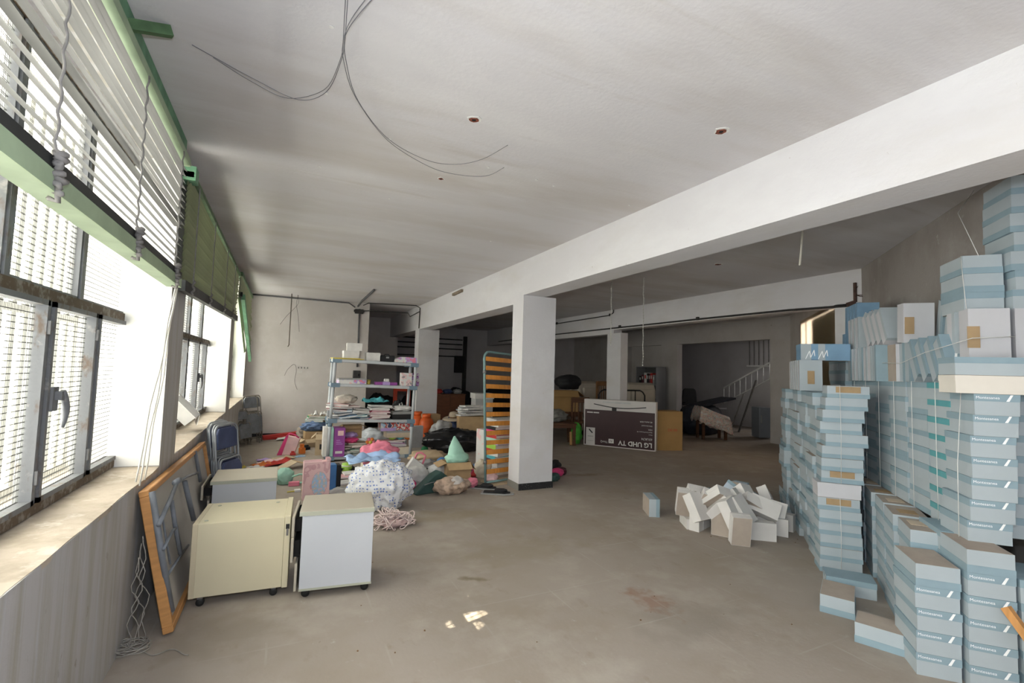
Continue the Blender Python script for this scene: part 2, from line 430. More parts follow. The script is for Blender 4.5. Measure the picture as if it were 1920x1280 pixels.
def window(n, ya, yb, divs_lo, divs_up, handle_y):
    """steel window: frame, transom, upper lights, lower casements"""
    fr = MB(); z0, zt, z1 = .868, 1.83, 2.90
    for y in (ya, yb): fr.box((GX - .03, y - .025, z0), (GX + .03, y + .025, z1))
    fr.box((GX - .03, ya, z0), (GX + .035, yb, z0 + .045)).box((GX - .03, ya, z1 - .05), (GX + .03, yb, z1)).box((GX - .03, ya, zt - .025), (GX + .03, yb, zt + .025))
    w = fr.build('window_%d' % n, M_rust); w['kind'] = 'structure'
    for row, (dv, za, zb) in enumerate(((divs_lo, z0 + .045, zt - .025), (divs_up, zt + .025, z1 - .05))):
        ys = [ya + .025] + list(dv) + [yb - .025]
        for y in dv:
            MB().box((GX - .03, y - .022, za), (GX + .028, y + .022, zb)).build('mullion', M_steel, w)
        for a, b in zip(ys[:-1], ys[1:]):
            a += .024; b -= .024
            if b - a < .08: continue
            f = MB(); t = .024 if row == 0 else .012; x0, x1 = GX - .02, GX + (.04 if row == 0 else .02)
            f.box((x0, a, za), (x1, a + t, zb)).box((x0, b - t, za), (x1, b, zb)).box((x0, a, za), (x1, b, za + t)).box((x0, a, zb - t), (x1, b, zb))
            s_ = f.build('casement' if row == 0 else 'light_frame', M_steel, w)
            MB().box((GX - .008, a + t, za + t), (GX - .002, b - t, zb - t)).build('pane', M_glass, s_)
            if row == 0:
                h = MB()
                for hz in (za + .12, zb - .12): h.box((x1, b - .02, hz - .03), (x1 + .012, b - .004, hz + .03))
                h.build('hinge', M_conduit, s_)
    if handle_y:
        pts = [(GX + .07, handle_y + .015 + .05 * math.sin(t * 2.6), 1.40 - .17 * t) for t in [k / 8 for k in range(9)]]
        hb = MB().box((GX + .028, handle_y - .03, 1.31), (GX + .05, handle_y + .03, 1.42), 0)
        hb.box((GX + .05, handle_y - .012, 1.36), (GX + .075, handle_y + .02, 1.40))
        hb.tube(pts, [.012, .014, .015, .015, .014, .013, .011, .009, .006], 8)
        hb.build('handle', M_steel, w)
    return w
window(1, -1.55, 4.02, (-.6, .35, 1.35, 2.1, 2.80, 3.40), (-.2, .8, 1.65, 2.42, 3.16), 2.88)
window(2, 4.42, 8.24, (5.1, 5.55, 6.2, 6.98, 7.60), (5.0, 5.6, 6.33, 7.22), 7.05)
window(3, 8.44, 11.19, (9.1, 9.7, 10.4), (9.3, 10.2), None)
# security bars outside the windows
for i, (a, b) in enumerate(((-1.5, 3.95), (4.45, 8.15), (8.5, 11.1))):
    g = thing('window_bars', 'blurred pale bars outside the %s window' % ('nearest', 'middle', 'farthest')[i], 'window bars', (GX - .22, (a + b) / 2, .87), 0)
    Mb = mat('weathered pale bars', (.42, .42, .37), .7, .1, 5)
    n = int((b - a) / .125)
    for k in range(n):
        y = a + (k + .5) * (b - a) / n - (a + b) / 2
        MB().box((-.008, y - .024, 0), (.008, y + .024, 1.98)).build('bar', Mb, g)
    MB().box((-.015, (a - b) / 2, .0), (.015, (b - a) / 2, .04)).box((-.015, (a - b) / 2, .9), (.015, (b - a) / 2, .94)).build('cross_rail', Mb, g)

# ------------------------------------------------------------------ blinds
BX = -.66
def slat_mesh(length, w, m, tilt, curve=.004, bow=0, seg=6):
    mb = MB(); vs = []; fs = []
    ct, st = math.cos(tilt), math.sin(tilt)
    for k in range(seg + 1):
        y = length * k / seg; sag = bow * math.sin(math.pi * k / seg)
        for j in (-1, 0, 1):
            u = j * w / 2; c = curve * (1 - j * j)
            vs.append((u * ct - c * st, y, u * st + c * ct - sag))
    for k in range(seg):
        for j in (0, 1):
            o = k * 3 + j; fs.append((o, o+1, o+4, o+3))
    mb.add(vs, fs, 0, True)
    return mb.mesh('slat', m)
# blind one: open grey slats
y0, y1 = -1.4, 3.74
b1 = thing('venetian_blind', 'half-raised venetian blind with open grey slats over the nearest window', 'blind', (BX, 0, 2.06))
MB().box((-.055, y0, .80), (.03, y1 + .03, .845)).build('head_rail', M_rail2, b1)
MB().box((-.045, y0, .845), (-.005, y1 + .06, .985)).build('valance', M_green, b1)
br = MB().bar((-.03, 2.45, .90), (.13, 2.52, .965), .03, .045).build('bracket', M_dgreen, b1)
zt = .80; zb = .075; ns = 17
sm = [slat_mesh(y1 - y0, .043, M_slatw, R(t), .003, bw) for t, bw in ((-32, 0), (-35, .004), (-28, .006), (-37, .003))]
for k in range(ns):
    o = put('slat', sm[rnd.choice((0, 0, 1, 2, 3))], b1, (rnd.uniform(-.003, .003), y0 + rnd.uniform(-.01, .01), lerp(zt - .035, zb + .01, k / (ns - 1))))
    if 8 <= k <= 10: o.rotation_euler = (R(rnd.uniform(-.7, .7)), R(rnd.uniform(-22, 22)), 0)
MB().box((-.035, y0, .03), (.03, y1, .075)).build('folded_slats', M_rail, b1)
MB().box((-.04, y0, -.03), (.04, y1 - .05, .03)).build('bottom_rail', M_rail2, b1)
for y in (-.2, .85, 1.79, 2.64, 3.5):
    c_ = MB()
    pts = []
    for t in range(26):
        z = lerp(.80, .06, t / 25); pts.append((.034 + .004 * math.sin(t * 2.1), y + .006 * math.cos(t * 2.1), z))
    c_.tube(pts, .0042, 5).build('ladder_cord', M_cord, b1)
    k_ = MB(); pts = [(.045 + .012 * math.sin(t * 1.9), y + .02 * math.cos(t * 1.3), .09 - .006 * t) for t in range(22)]
    k_.tube(pts, .010, 6); k_.tube([(.045, y, -.02), (.045, y + .01, -.055), (.02, y + .02, -.045)], .008, 5)
    k_.build('cord_bunch', M_cord, b1)
# pull cords of blind one, looping down to the floor

def sway(p, q, n, amp, seed):
    p, q = Vector(p), Vector(q)
    return [p.lerp(q, k / n) + Vector((amp * math.sin(k * 1.1 + seed), amp * math.cos(k * .9 + seed), 0)) * math.sin(math.pi * k / n) for k in range(n + 1)]
for i, (dy, zb_) in enumerate(((0, .86), (.035, .87), (-.03, .90))):
    MB().tube(sway((.04, 3.57 + dy * .5, .02), (-.02, 3.30 + dy * 3, zb_ - 2.06), 12, .006, i), .0045, 5).build('pull_cord', mat('cream cord', (.62, .60, .54), .9, .1, 20), b1)
M_twine = mat('dirty white cord', (.30, .28, .25), .9, .2, 20)
tg = thing('tangled_cord', 'tangle of thin dirty cord hanging below the sill onto the floor', 'cord', tuple(fp(240, 1225)))
base = fp(240, 1225)
for i in range(4):
    pts = sway((-.63 - base.x, 3.15 + i * .02 - base.y, .52 + .03 * i), (.02 * i, .02 * i, .02), 14, .02, i * 1.7)
    MB().tube(pts, .0025, 5).build('strand', M_twine, tg)
pts = [];
for k in range(120):
    a = k * .55; r = .05 + .045 * math.sin(k * .37); pts.append((r * math.cos(a) * 1.1, r * math.sin(a) * .8 + .02, .010 + .014 * (1 + math.sin(k * .8))))
MB().tube(pts, .0028, 5).build('knot', M_twine, tg)
e_ = fp(355, 1224) - base
MB().tube([Vector((0, 0, .006)).lerp(Vector((e_.x, e_.y, .006)), k / 16) + Vector((0, .03 * math.sin(k * .7), 0)) for k in range(17)], .003, 5).build('loose_end', M_twine, tg)

# blind two: closed green slats
y0, y1 = 3.93, 8.02
b2 = thing('venetian_blind', 'sagging closed green venetian blind over the middle window', 'blind', (BX, 0, 2.06))
MB().box((-.05, y0 - .02, .78), (.03, y1, .82)).build('head_rail', M_dgreen, b2)
MB().box((-.05, y0 - .02, .70 + .06), (.04, y0 + .10, .86)).build('end_block', M_green, b2)
MB().box((-.05, y0, .82), (-.01, y1 + .05, .87)).build('valance', M_dgreen, b2)
ns = 19
smc = [slat_mesh(1, .056, M_slatg, R(t), .006, 0, 10) for t in (62, 58, 66)]
for k in range(ns):
    t = k / (ns - 1)
    za = lerp(.76, .06, t); zb_ = lerp(.79, .20, t)
    o = put('slat', rnd.choice(smc), b2, (0, y0, za)); o.scale = (1, (y1 - y0), 1)
    o.rotation_euler = (math.atan2(zb_ - za + rnd.uniform(-.006, .006), y1 - y0), R(-14) if k in (9, 14, 15) else R(rnd.uniform(-4, 4)), 0)
MB().bar((0, y0, .02), (0, y1 + .05, .155), .045, .075).build('bottom_rail', M_rail, b2)
for f_ in (.05, .28, .55, .78):
    y = lerp(y0, y1, f_); zb_ = lerp(.02, .155, f_)
    MB().tube([(.036, y + .004 * math.sin(t), lerp(.78, zb_, t / 12)) for t in range(13)], .0045, 5).build('ladder_cord', M_cord, b2)
    MB().tube([(.038 + .008 * math.sin(t), y + .014 * math.cos(t * 1.3), zb_ + .06 - .008 * t) for t in range(14)], .008, 5).build('cord_bunch', M_cord, b2)
# blind three: fallen at one end
y0, y1 = 8.35, 11.1
b3 = thing('venetian_blind', 'collapsed green blind with its rail hanging down at the farthest window', 'blind', (BX, 0, 2.06))
MB().box((-.05, y0, .84), (.03, y1 + .05, .90)).build('head_rail', M_dgreen, b3)
for k in range(16):
    t = k / 15
    za = lerp(.82, .52, t); zb_ = lerp(.82, -.28, t)
    o = put('slat', smc[k % 3], b3, (.0, y0, za)); o.scale = (1, math.hypot(y1 - y0, zb_ - za), 1)
    o.rotation_euler = (math.atan2(zb_ - za, y1 - y0), R(rnd.uniform(-6, 6)), 0)
MB().bar((.05, y0 + .05, .52), (.05, y1 - .05, -.42), .05, .09).build('bottom_rail', M_green, b3)
MB().bar((.02, y0 + .02, .56), (.02, y0 + .7, .40), .04, .07).build('rail_end', M_rail, b3)

# ------------------------------------------------------------------ ceiling and wall services
M_brick = mat('red brick dust', (.22, .07, .045), .9, .4, 60)
M_flake = mat('broken white plaster', (.75, .74, .72), .9, .05, 40)
M_black = mat('matt black', (.012, .011, .011), .9, .1, 5)
ceil_holes = ((889, 223, .035), (1353, 245, .040), (827, 334, .024), (1347, 495, .05))
for i, (px, py, r) in enumerate(ceil_holes):
    p = fp(px, py, ZC); o = thing('ceiling_hole', ('broken hole with red brick in the ceiling, nearest the loose wires', 'broken brick-red hole in the ceiling beside the long beam', 'small chipped hole in the ceiling beyond the wires', 'chipped hole in the ceiling past the long beam')[i], 'ceiling hole', (p.x, p.y, ZC))
    rr = random.Random(i)
    poly = [(r * rr.uniform(.9, 1.35) * math.cos(a), r * rr.uniform(.8, 1.3) * math.sin(a)) for a in [k * math.pi / 5 for k in range(10)]]
    MB().prism(poly, -.004, -.0005).build('chipped_rim', M_flake, o)
    MB().prism([(x * .72 , y * .72 + r * .15) for x, y in poly], -.0055, -.004).build('brick', M_brick, o)
    MB().prism([(x * .3, y * .3 + r * .1) for x, y in poly], -.0065, -.0055).build('hollow_shade', M_black, o)  # flat black disc painted in for the darkness inside the hole
nicks = ((622, 50), (612, 175), (732, 260), (916, 314), (1006, 337), (1038, 348), (600, 312), (1206, 403), (1213, 412), (1180, 385), (730, 372), (920, 452))
for px, py in nicks:
    p = fp(px, py, ZC); a = rnd.uniform(0, 3)
    o = MB().prism([(.012 * math.cos(t) * rnd.uniform(.6, 1.4), .012 * math.sin(t) * rnd.uniform(.5, 1.2)) for t in [k * math.pi / 3 for k in range(6)]], -.003, -.0003).build('plaster_chip', M_flake, None, 0, (p.x, p.y, ZC), (0, 0, a))
    tag(o, 'tiny white chip in the ceiling paint', 'plaster chip', 'small chips in the ceiling paint')
def bez(pts, n=8):
    out = []; P = [pts[0]] + list(pts) + [pts[-1]]
    for i in range(1, len(P) - 2):
        a, b, c, d = [Vector(q) for q in P[i-1:i+3]]
        for k in range(n):
            t = k / n
            out.append(.5 * ((2*b) + (-a + c)*t + (2*a - 5*b + 4*c - d)*t*t + (-a + 3*b - 3*c + d)*t*t*t))
    out.append(Vector(P[-1])); return out
def wire(label, pts, r=.003, m=None, name='ceiling_wire'):
    o = MB().tube(bez(pts, 6), r, 5).build(name, m or M_darkw)
    return tag(o, label, 'wire')
def cw(l, z=ZC - .05):
    return [tuple(fp(x, y, zz)) for x, y, zz in [(a[0], a[1], a[2] if len(a) > 2 else z) for a in l]]
M_wire = mat('grey telephone wire', (.16, .16, .18), .5, .1, 10)
wire('grey wire looping down across the ceiling and ending on the right', cw([(655, -40, 3.04), (648, 60, 2.99), (648, 110, 2.98), (672, 190, 2.98), (730, 262, 3.035), (800, 300, 3.0), (855, 308, 2.99), (905, 298, 3.0), (952, 272, 3.02)]), .0019, M_wire)
wire('second grey wire looping lower across the ceiling', cw([(650, -40, 3.04), (644, 70, 2.99), (644, 112, 2.975), (668, 185, 2.98), (728, 264, 3.035), (800, 310, 3.0), (850, 326, 2.98), (910, 330, 2.985), (945, 314, 3.02)]), .0019, M_wire)
wire('grey wire curving left across the ceiling to the blinds', cw([(715, -20, 3.03), (672, 28, 2.99), (648, 66, 2.98), (641, 110, 2.98), (612, 172, 3.035), (560, 187, 3.0), (480, 150, 3.02), (410, 112, 3.045), (360, 84, 3.046)]), .0019, M_wire)
wire('thin grey wire beside the curve towards the blinds', cw([(700, -20, 3.03), (660, 34, 2.99), (645, 70, 2.98), (638, 112, 2.98), (608, 168, 3.035), (540, 184, 3.01), (470, 152, 3.04), (400, 108, 3.046)]), .0017, M_wire)
def line(label, pts, r, m, cat='conduit', name='conduit'):
    return tag(MB().tube(pts, r, 6).build(name, m), label, cat)
yb = BK - .02
line('grey conduit running along the top of the far wall', [(WX + .02, yb, 3.03), (1.30, yb, 3.02), (1.44, yb, 2.93)], .014, M_conduit)
line('grey conduit dropping down the far wall to the switch box', [(1.54, yb, 2.9), (1.55, yb, 1.55)], .02, M_conduit)
line('twin dark conduit slanting across the ceiling near the far wall', [(1.50, yb - .03, 2.96), (1.52, 11.0, 3.03), (1.50, 9.3, 3.035)], .022, M_conduit)
jb = thing('junction_box', 'dark junction box at the top of the far wall', 'junction box', (1.53, BK, 2.84))
MB().cbox((0, -.03, 0), (.19, .06, .10)).build('cover', M_darkw, jb, .006)
MB().cbox((-.10, -.03, .01), (.03, .05, .05)).cbox((.10, -.03, .01), (.03, .05, .05)).build('cable_gland', M_darkw, jb)
sb = thing('switch_box', 'dark grey switch box low on the far wall behind the shelving', 'switch box', (1.54, BK, 1.37))
MB().cbox((0, -.05, 0), (.16, .10, .20)).build('housing', mat('dark switch plastic', (.05, .05, .05), .5, .2, 10), sb, .008)
MB().cbox((.04, -.105, .0), (.03, .02, .05)).build('lever', M_black, sb)
so = thing('socket_row', 'row of four small sockets and a plate on the far wall', 'wall socket', (.40, BK, 1.50))
for k in range(4): MB().cbox((-.09 + k * .062, -.006, 0), (.05, .012, .055)).build('socket', mat('white socket plastic', (.6, .58, .55), .5, .05, 5), so); 
for k in range(4): MB().cbox((-.09 + k * .062, -.014, 0), (.012, .008, .035)).build('slot', M_black, so)
MB().cbox((-.06, -.006, -.09), (.11, .012, .06)).build('blank_plate', mat('white socket plastic', (.6, .58, .55), .5, .05, 5), so)
tag(MB().tube([(.09, 10.9, 3.04), (.09, 10.9, 1.97), (.07, 10.9, 1.93)], .009, 6).build('hanging_rod', mat('dark rod', (.14, .12, .09), .6, .2, 10)), 'dark thin rod hanging from the ceiling before the far wall', 'rod')
line('wavy thin wire hanging beside the dark rod', bez([(.22, 11.0, 3.04), (.19, 11.0, 2.85), (.24, 11.2, 2.6), (.28, 11.3, 2.28)]), .003, M_darkw, 'wire', 'hanging_wire')
line('bent thin wire splaying left of the dark rod', bez([(.20, 11.0, 3.04), (.22, 11.0, 2.85), (.02, 11.2, 2.6), (-.10, 11.35, 2.42)]), .003, M_darkw, 'wire', 'hanging_wire')
line('loose thin wire drooping on the far wall beside the sockets', bez([(.04, yb, 1.32), (.10, yb, 1.46), (.22, yb, 1.57), (.27, yb, 1.45), (.25, yb, 1.2), (.31, yb, 1.02)]), .003, M_darkw, 'wire', 'hanging_wire')
# conduit on the long beam and column
xb = 2.84
c1 = fy(787, 578, 11.0)
line('dark conduit from the junction box across to the long beam', [(1.62, yb - .02, 2.99), (1.7, 11.3, 3.03), (2.75, 11.0, 3.03), (2.84, 11.0, 2.98), (2.84, 11.03, 2.5)], .012, M_darkw)
line('dark conduit across the mouth of the recess', [(1.62, yb, 2.86), (1.8, 11.48, 2.88), (2.62, 11.25, 2.87), (2.66, 11.2, 2.78), (2.84, 11.0, 2.90)], .012, M_darkw)
lampb = thing('lamp_bracket', 'small brown lamp bracket high on the long beam', 'lamp bracket', (2.86, 8.35, 2.98))
MB().bar((-.02, -.28, 0), (-.02, .22, -.01), .05, .045).build('body', mat('brown bracket', (.25, .2, .15), .7, .2, 10), lampb)
# conduits on the second beam
def on2(px, py, dx=-.012): p = fx(px, py, 6.87 + dx); return tuple(p)
line('upper dark conduit on the second beam', [on2(1041, 607), on2(1143, 591), on2(1150, 586), on2(1151, 578)], .013, M_darkw)
line('lower dark conduit along the second beam', [on2(935, 640), on2(1039, 627), on2(1160, 614), on2(1310, 598), on2(1480, 581), on2(1592, 573)], .016, M_darkw)
for px, py, wh in ((1044, 606, 'beside the nearest column'), (1144, 590, 'at the bend of the upper conduit'), (1162, 612, 'above the distant column'), (1308, 597, 'midway along the lower conduit')):
    tag(MB().cbox((0, 0, 0), (.04, .06, .06)).build('conduit_clip', M_darkw, None, .006, on2(px, py, -.02)), 'small dark clip on the second beam ' + wh, 'conduit clip', 'clips on the second beam')
pp = thing('rusty_pipe', 'rusty brown pipe bracket with wire loops at the second beam end', 'pipe', tuple(fx(1604, 548, 6.86)))
M_rp = mat('rusted brown pipe', (.085, .05, .04), .8, .3, 20)
q = fx(1604, 548, 6.86)
MB().bar((0, 0, .13), (0, 0, -.13), .03, .05).build('upright', M_rp, pp)
MB().bar((0, .0, -.13), (-.02, .10, -.16), .04, .05).build('foot', M_rp, pp)
MB().tube([(.0 + .02 * math.sin(a), -.10 - .10 * math.cos(a), .02 + .09 * math.sin(a)) for a in [k * .4 for k in range(14)]], .005, 5).tube([(.0, -.02, -.04), (-.01, -.10, -.05), (-.01, -.14, -.09)], .005, 5).build('wire_loop', M_rp, pp)
# pendant cords
tag(MB().tube([fp(1505, 432, ZC - .01) , fp(1505, 432, ZC) + Vector((-.02, 0, -.15)), fp(1505, 432, ZC) + Vector((-.05, 0, -.36))], .010, 6).build('pendant_cord', mat('cream flex', (.70, .66, .58), .6, .05, 8)), 'short cream flex hanging from the ceiling past the long beam', 'cord')
M_chain = mat('pale ball chain', (.55, .54, .50), .5, .1, 8)
for (px, yb_, lab) in ((1207, 674, 'pale pull chain hanging in front of the dim wall'), (1147, 640, 'fainter pull chain hanging beside the distant column')):
    a = fp(px, 520, ZC); dep = a
    ln = (3.05 - (CAM_H + 0))
    mb = MB()
    zt_ = 3.045; zb_ = 1.70 if px > 1200 else 2.0
    pts = [(a.x + .004 * math.sin(k), a.y, lerp(zt_, zb_, k / 30)) for k in range(31)]
    mb.tube(pts, .004, 5)
    for k in range(0, 31, 1): mb.cbox(pts[k], (.012, .012, .018))
    tag(mb.build('pull_chain', M_chain), lab, 'pull chain')

# ------------------------------------------------------------------ shoe boxes along the right wall
M_bx = mat('pale blue shoe box card', (.40, .455, .49), .55, .03, 5)
M_bx2 = mat('white shoe box card', (.54, .54, .57), .55, .03, 5)
M_lid = mat('blue shoe box lid', (.25, .345, .40), .5, .05, 7)
M_lidB = mat('strong blue shoe box lid', (.20, .34, .49), .45, .08, 7)
M_teal = mat('teal shoe box lid', (.10, .33, .36), .5, .06, 7)
M_grey = mat('grey board', (.40, .34, .29), .85, .06, 9)
M_cream = mat('cream shoe box card', (.70, .66, .60), .6, .03, 6)
M_kraft = mat('kraft paper tag', (.38, .265, .15), .8, .08, 9)
M_kraft2 = mat('pale kraft paper tag', (.56, .46, .35), .8, .08, 9)
M_print = mat('white print', (.90, .92, .93), .6, .02, 9)
M_string = mat('white packing string', (.66, .66, .64), .7, .05, 20)
_box_cache = {}
def box_proto(L, W, h, body, lid, flat_top=None):
    key = (L, W, h, body.name, lid.name)
    if key in _box_cache: return _box_cache[key]
    r = h * .34; e = .0022
    b = MB().box((-L/2, -W/2, -h/2), (L/2, W/2, h/2 - r), 0)
    # greyboard underside
    b.box((-L/2 + .002, -W/2 + .002, -h/2 - .0006), (L/2 - .002, W/2 - .002, -h/2), 1)
    me = b.mesh('shoe_box', [body, M_grey])
    l = MB().box((-L/2 - e, -W/2 - e, h/2 - r), (L/2 + e, W/2 + e, h/2), 0)
    lm = l.mesh('lid', [lid])
    # zigzag and stripe printed marks
    z = MB(); x0 = L/2 + e + .0008; zc = h/2 - r/2
    z.add([(x0, W*.36, h/2 - .002), (x0, W*.30, h/2 - .002), (x0, W*.20, h/2 - r + .002), (x0, W*.27, h/2 - r + .002)], [(0,3,2,1)])
    st = z.mesh('printed_stripe', [M_print])
    # big zigzag on the lid top
    z = MB(); zz = [(-.36, .30), (.20, .12), (-.22, .0), (.30, -.18), (-.05, -.26)]
    zz = [(x * L * .8, y * W) for x, y in zz]
    for (xa, ya), (xb_, yb_) in zip(zz[:-1], zz[1:]):
        z.bar((xa, ya, h/2 + .0006), (xb_, yb_, h/2 + .0006), .012, .0008)
    zg = z.mesh('printed_zigzag', [M_print])
    _box_cache[key] = (me, lm, st, zg, h, L, W, r)
    return _box_cache[key]
TYPES = {
    'A': (.30, .19, .115, M_bx, M_lid), 'F': (.29, .19, .0985, M_bx, M_lid), 'W': (.33, .19, .11, M_bx, M_lid),
    'T': (.30, .19, .11, M_bx, M_teal), 'C': (.36, .20, .10, M_cream, M_cream), 'B': (.42, .24, .165, M_lidB, M_lidB), 'U': (.30, .19, .105, M_bx2, M_bx),
    'V': (.30, .19, .105, M_lidB, M_lidB), 'P': (.30, .19, .11, M_bx, M_lid), 'H': (.30, .19, .115, M_bx2, M_bx2), 'X': (.36, .20, .10, M_bx, M_lid), 'X2': (.28, .20, .10, M_bx, M_lid), 'C2': (.28, .20, .10, M_cream, M_cream)}
n_boxes = 0
def shoe_box(kind, center, rot, label, group='shoe boxes stacked along the right wall', text=False, stripe=False, zig=False, tagk=None, cat='shoe box'):
    """rot = 3x3 matrix; the local x axis is the long side, z the lid side"""
    global n_boxes
    me, lm, st, zg, h, L, W, r = box_proto(*TYPES[kind])
    o = bpy.data.objects.new('shoe_box', me)
    M = rot.to_4x4(); M.translation = center
    o.matrix_world = M; C.objects.link(o); tag(o, label, cat, group)
    l = put('lid', lm, o)
    e = L/2 + .0022
    if stripe: put('printed_stripe', st, l)
    if zig: put('printed_zigzag', zg, l)
    if text:
        lettering('Montesanea', .021, M_print, l, (e + .0006, -W*.10 - .02, h/2 - r/2), (R(90), 0, R(90)), 'CENTER')
    if tagk:
        m_, (cx_, cy_, cz_), (sx_, sy_, sz_) = tagk
        MB().cbox((cx_, cy_, cz_), (sx_, sy_, sz_)).build('kraft_tag', m_, o)
    n_boxes += 1
    return o
def stack(s_front, d_left, z0, n, kind, mode, desc, jit=.006, yaw=0.0, flip=(), text=False, stripe=False, tops='', tagrows=(), lean=0.0, only=None, zig=False, tagm=None):
    """n boxes lying on each other; mode 'end' shows the short end to the camera, 'side' the long side"""
    L, W, h = TYPES[kind][:3]
    z = z0
    ordn = ['lowest', 'second from bottom', 'third from bottom', 'fourth from bottom', 'fifth from bottom', 'sixth from bottom', 'seventh from bottom', 'eighth from bottom', 'ninth from bottom', 'tenth from bottom', 'eleventh from bottom', 'twelfth from bottom', 'thirteenth from bottom', 'fourteenth from bottom', 'fifteenth from bottom', 'sixteenth from bottom']
    for k in range(n):
        ls, ld = (L, W) if mode == 'end' else (W, L)
        c = wf(s_front - ls/2 + rnd.uniform(-jit, jit) * (.35 if mode == 'end' else 1), d_left - ld/2 + rnd.uniform(-jit, jit) + lean * k, z + h/2)
        a = A_S + yaw + (0 if mode == 'end' else math.pi/2) + rnd.uniform(-1, 1) * jit * 1.6
        # local +x faces the camera in 'end' mode; +y is then away from the wall reversed
        fl = flip == 'all' or k in flip
        rot = Euler((math.pi if fl else 0, 0, a)).to_matrix()
        pos = ordn[k] if k < n - 1 else 'topmost'
        tg_ = None
        if k in tagrows:
            mt = tagm or M_kraft
            s_ = -1 if fl else 1
            if mode == 'end': tg_ = (mt, (L*.08, -W/2 - .004 if fl else W/2 + .004, .0), (.11, .004, h * .9))
            else: tg_ = (mt, (0, -(W/2 + .004) * -s_ * -1, .0), (.16, .004, h * .55))
            if mode == 'side': tg_ = (mt, (0.0, (W/2 + .004) * (1 if fl else -1), (h*.2) * (-1 if fl else 1) ), (.17, .004, h * .5))
        shoe_box(kind, c, rot, 'pale blue shoe box, %s in %s' % (pos, desc), text=text and not fl, stripe=stripe and not fl, tagk=tg_)
        z += h + .0008
    return z
# the two nearest columns and their neighbours
stack(4.12, .92, 0, 5, 'A', 'end', 'the nearest left column of boxes', flip=(4,), text=True, stripe=True)
stack(4.15, .71, 0, 6, 'A', 'end', 'the column right of the nearest one', flip=(5,), text=True, stripe=True)
stack(4.15, .50, 0, 5, 'A', 'end', 'the column cut by the photo edge', stripe=True)
stack(4.10, .29, 0, 5, 'A', 'end', 'the column against the wall nearest the camera', stripe=True)
stack(3.82, .69, 0, 6, 'A', 'end', 'the hidden row under the tall lettered tower')
# tall tower with lettering
zt_ = stack(3.97, .635, .69, 7, 'A', 'end', 'the tall lettered tower at the right', jit=.014, text=True, stripe=True, lean=-.008)
for k in range(7): pass
stack(3.78, .375, .69, 7, 'A', 'end', 'the shaded tower right of the lettered one', stripe=True)
# wide boxes on top of the tower
def one(kind, s, d, z, rotz, label, **k):
    L, W, h = TYPES[kind][:3]
    return shoe_box(kind, wf(s, d, z + h/2), Euler((0, 0, A_S + rotz)).to_matrix(), label, **k)
z1 = max(zt_, .69 + 7 * .1158)
one('C', 3.88, .49, z1 + .001, math.pi/2, 'cream shoe box lying crosswise on the lettered tower')
one('C2', 3.86, .165, z1 + .001, math.pi/2, 'cream shoe box crosswise at the photo edge, beside its twin')
one('X', 3.88, .49, z1 + .103, math.pi/2, 'pale blue box lying crosswise under the upright white ones')
one('X2', 3.86, .165, z1 + .103, math.pi/2, 'pale blue crosswise box at the photo edge')
# upright white-lidded boxes: long side vertical, lid facing the camera
def upright(kind, s, d, z, lean=0.0, yaw=0.0, label='', roll=0.0, **k):
    """box standing on its short end, lid towards the camera; lean tips the top away from the camera (radians)"""
    L, W, h = TYPES[kind][:3]
    # local x -> up, local z -> +s (towards the camera), local y -> d axis
    ax = Vector((0, 0, 1)); az = Vector((DS.x, DS.y, 0)); ay = az.cross(ax)
    B = Matrix((ax, ay, az)).transposed()
    rot = Matrix.Rotation(yaw, 3, 'Z') @ Matrix.Rotation(roll, 3, az) @ Matrix.Rotation(lean, 3, ay) @ B
    low = min((rot @ Vector((i*L/2, j*W/2, q*h/2))).z for i in (-1, 1) for j in (-1, 1) for q in (-1, 1))
    return shoe_box(kind, wf(s, d, z - low), rot, label, **k)
zu = z1 + .205
kt = lambda kind, y=0.0: (M_kraft, (-.02, y, TYPES[kind][2]/2 + .0035), (.13, .06, .003))
upright('H', 3.66, .40, zu, 0, 0, 'upright white-fronted box with a kraft tag below the blue stack', tagk=kt('H', .075))
upright('H', 3.64, .175, zu, 0, 0, 'upright white-fronted box beside the kraft-tagged one at photo edge')
upright('U', 3.50, .40, zu, 0, 0, 'upright box hidden behind the white-fronted kraft-tagged one')
upright('U', 3.50, .18, zu, 0, 0, 'upright box behind the white-fronted one at photo edge')
zt2 = zu + .302
stack(3.62, .47, zt2, 3, 'A', 'end', 'the short stack over the tagged upright box', flip=(1, 2), jit=.004)
stack(3.68, .265, zt2, 7, 'A', 'end', 'the tall stack reaching for the ceiling', flip=(2, 3, 4, 5, 6), jit=.01)
# lower tier with kraft tags on top (turned a little, boxes upside down)
for i, (s_, d_) in enumerate(((2.36, .66), (2.71, .70), (3.06, .72), (3.41, .77), (3.765, .80))):
    stack(s_, d_, 0, 6, 'P', 'end', 'the low floor row, %s column' % ('farthest', 'second farthest', 'middle', 'second nearest', 'nearest')[i], yaw=R(-7), flip='all', jit=.006, tagrows=(5,), tagm=M_kraft2 if i % 2 else M_kraft)
zl = 6 * .1108
for i, (s_, d_) in enumerate(((2.40, .64), (2.74, .67), (3.08, .69), (3.42, .73), (3.72, .77))):
    p = wf(s_ - .13, d_ - .05, zl + .002)
    t_ = MB().box((-.055, -.05, 0), (.055, .05, .0025)).build('kraft_tag', (M_kraft2, M_kraft)[i % 2], None, 0, p, (0, 0, A_S - R(7)))
    tag(t_, 'folded kraft paper tag on the low row, %s one' % ('farthest', 'second farthest', 'middle', 'second nearest', 'nearest')[i], 'paper tag', 'kraft tags on the low row of boxes')
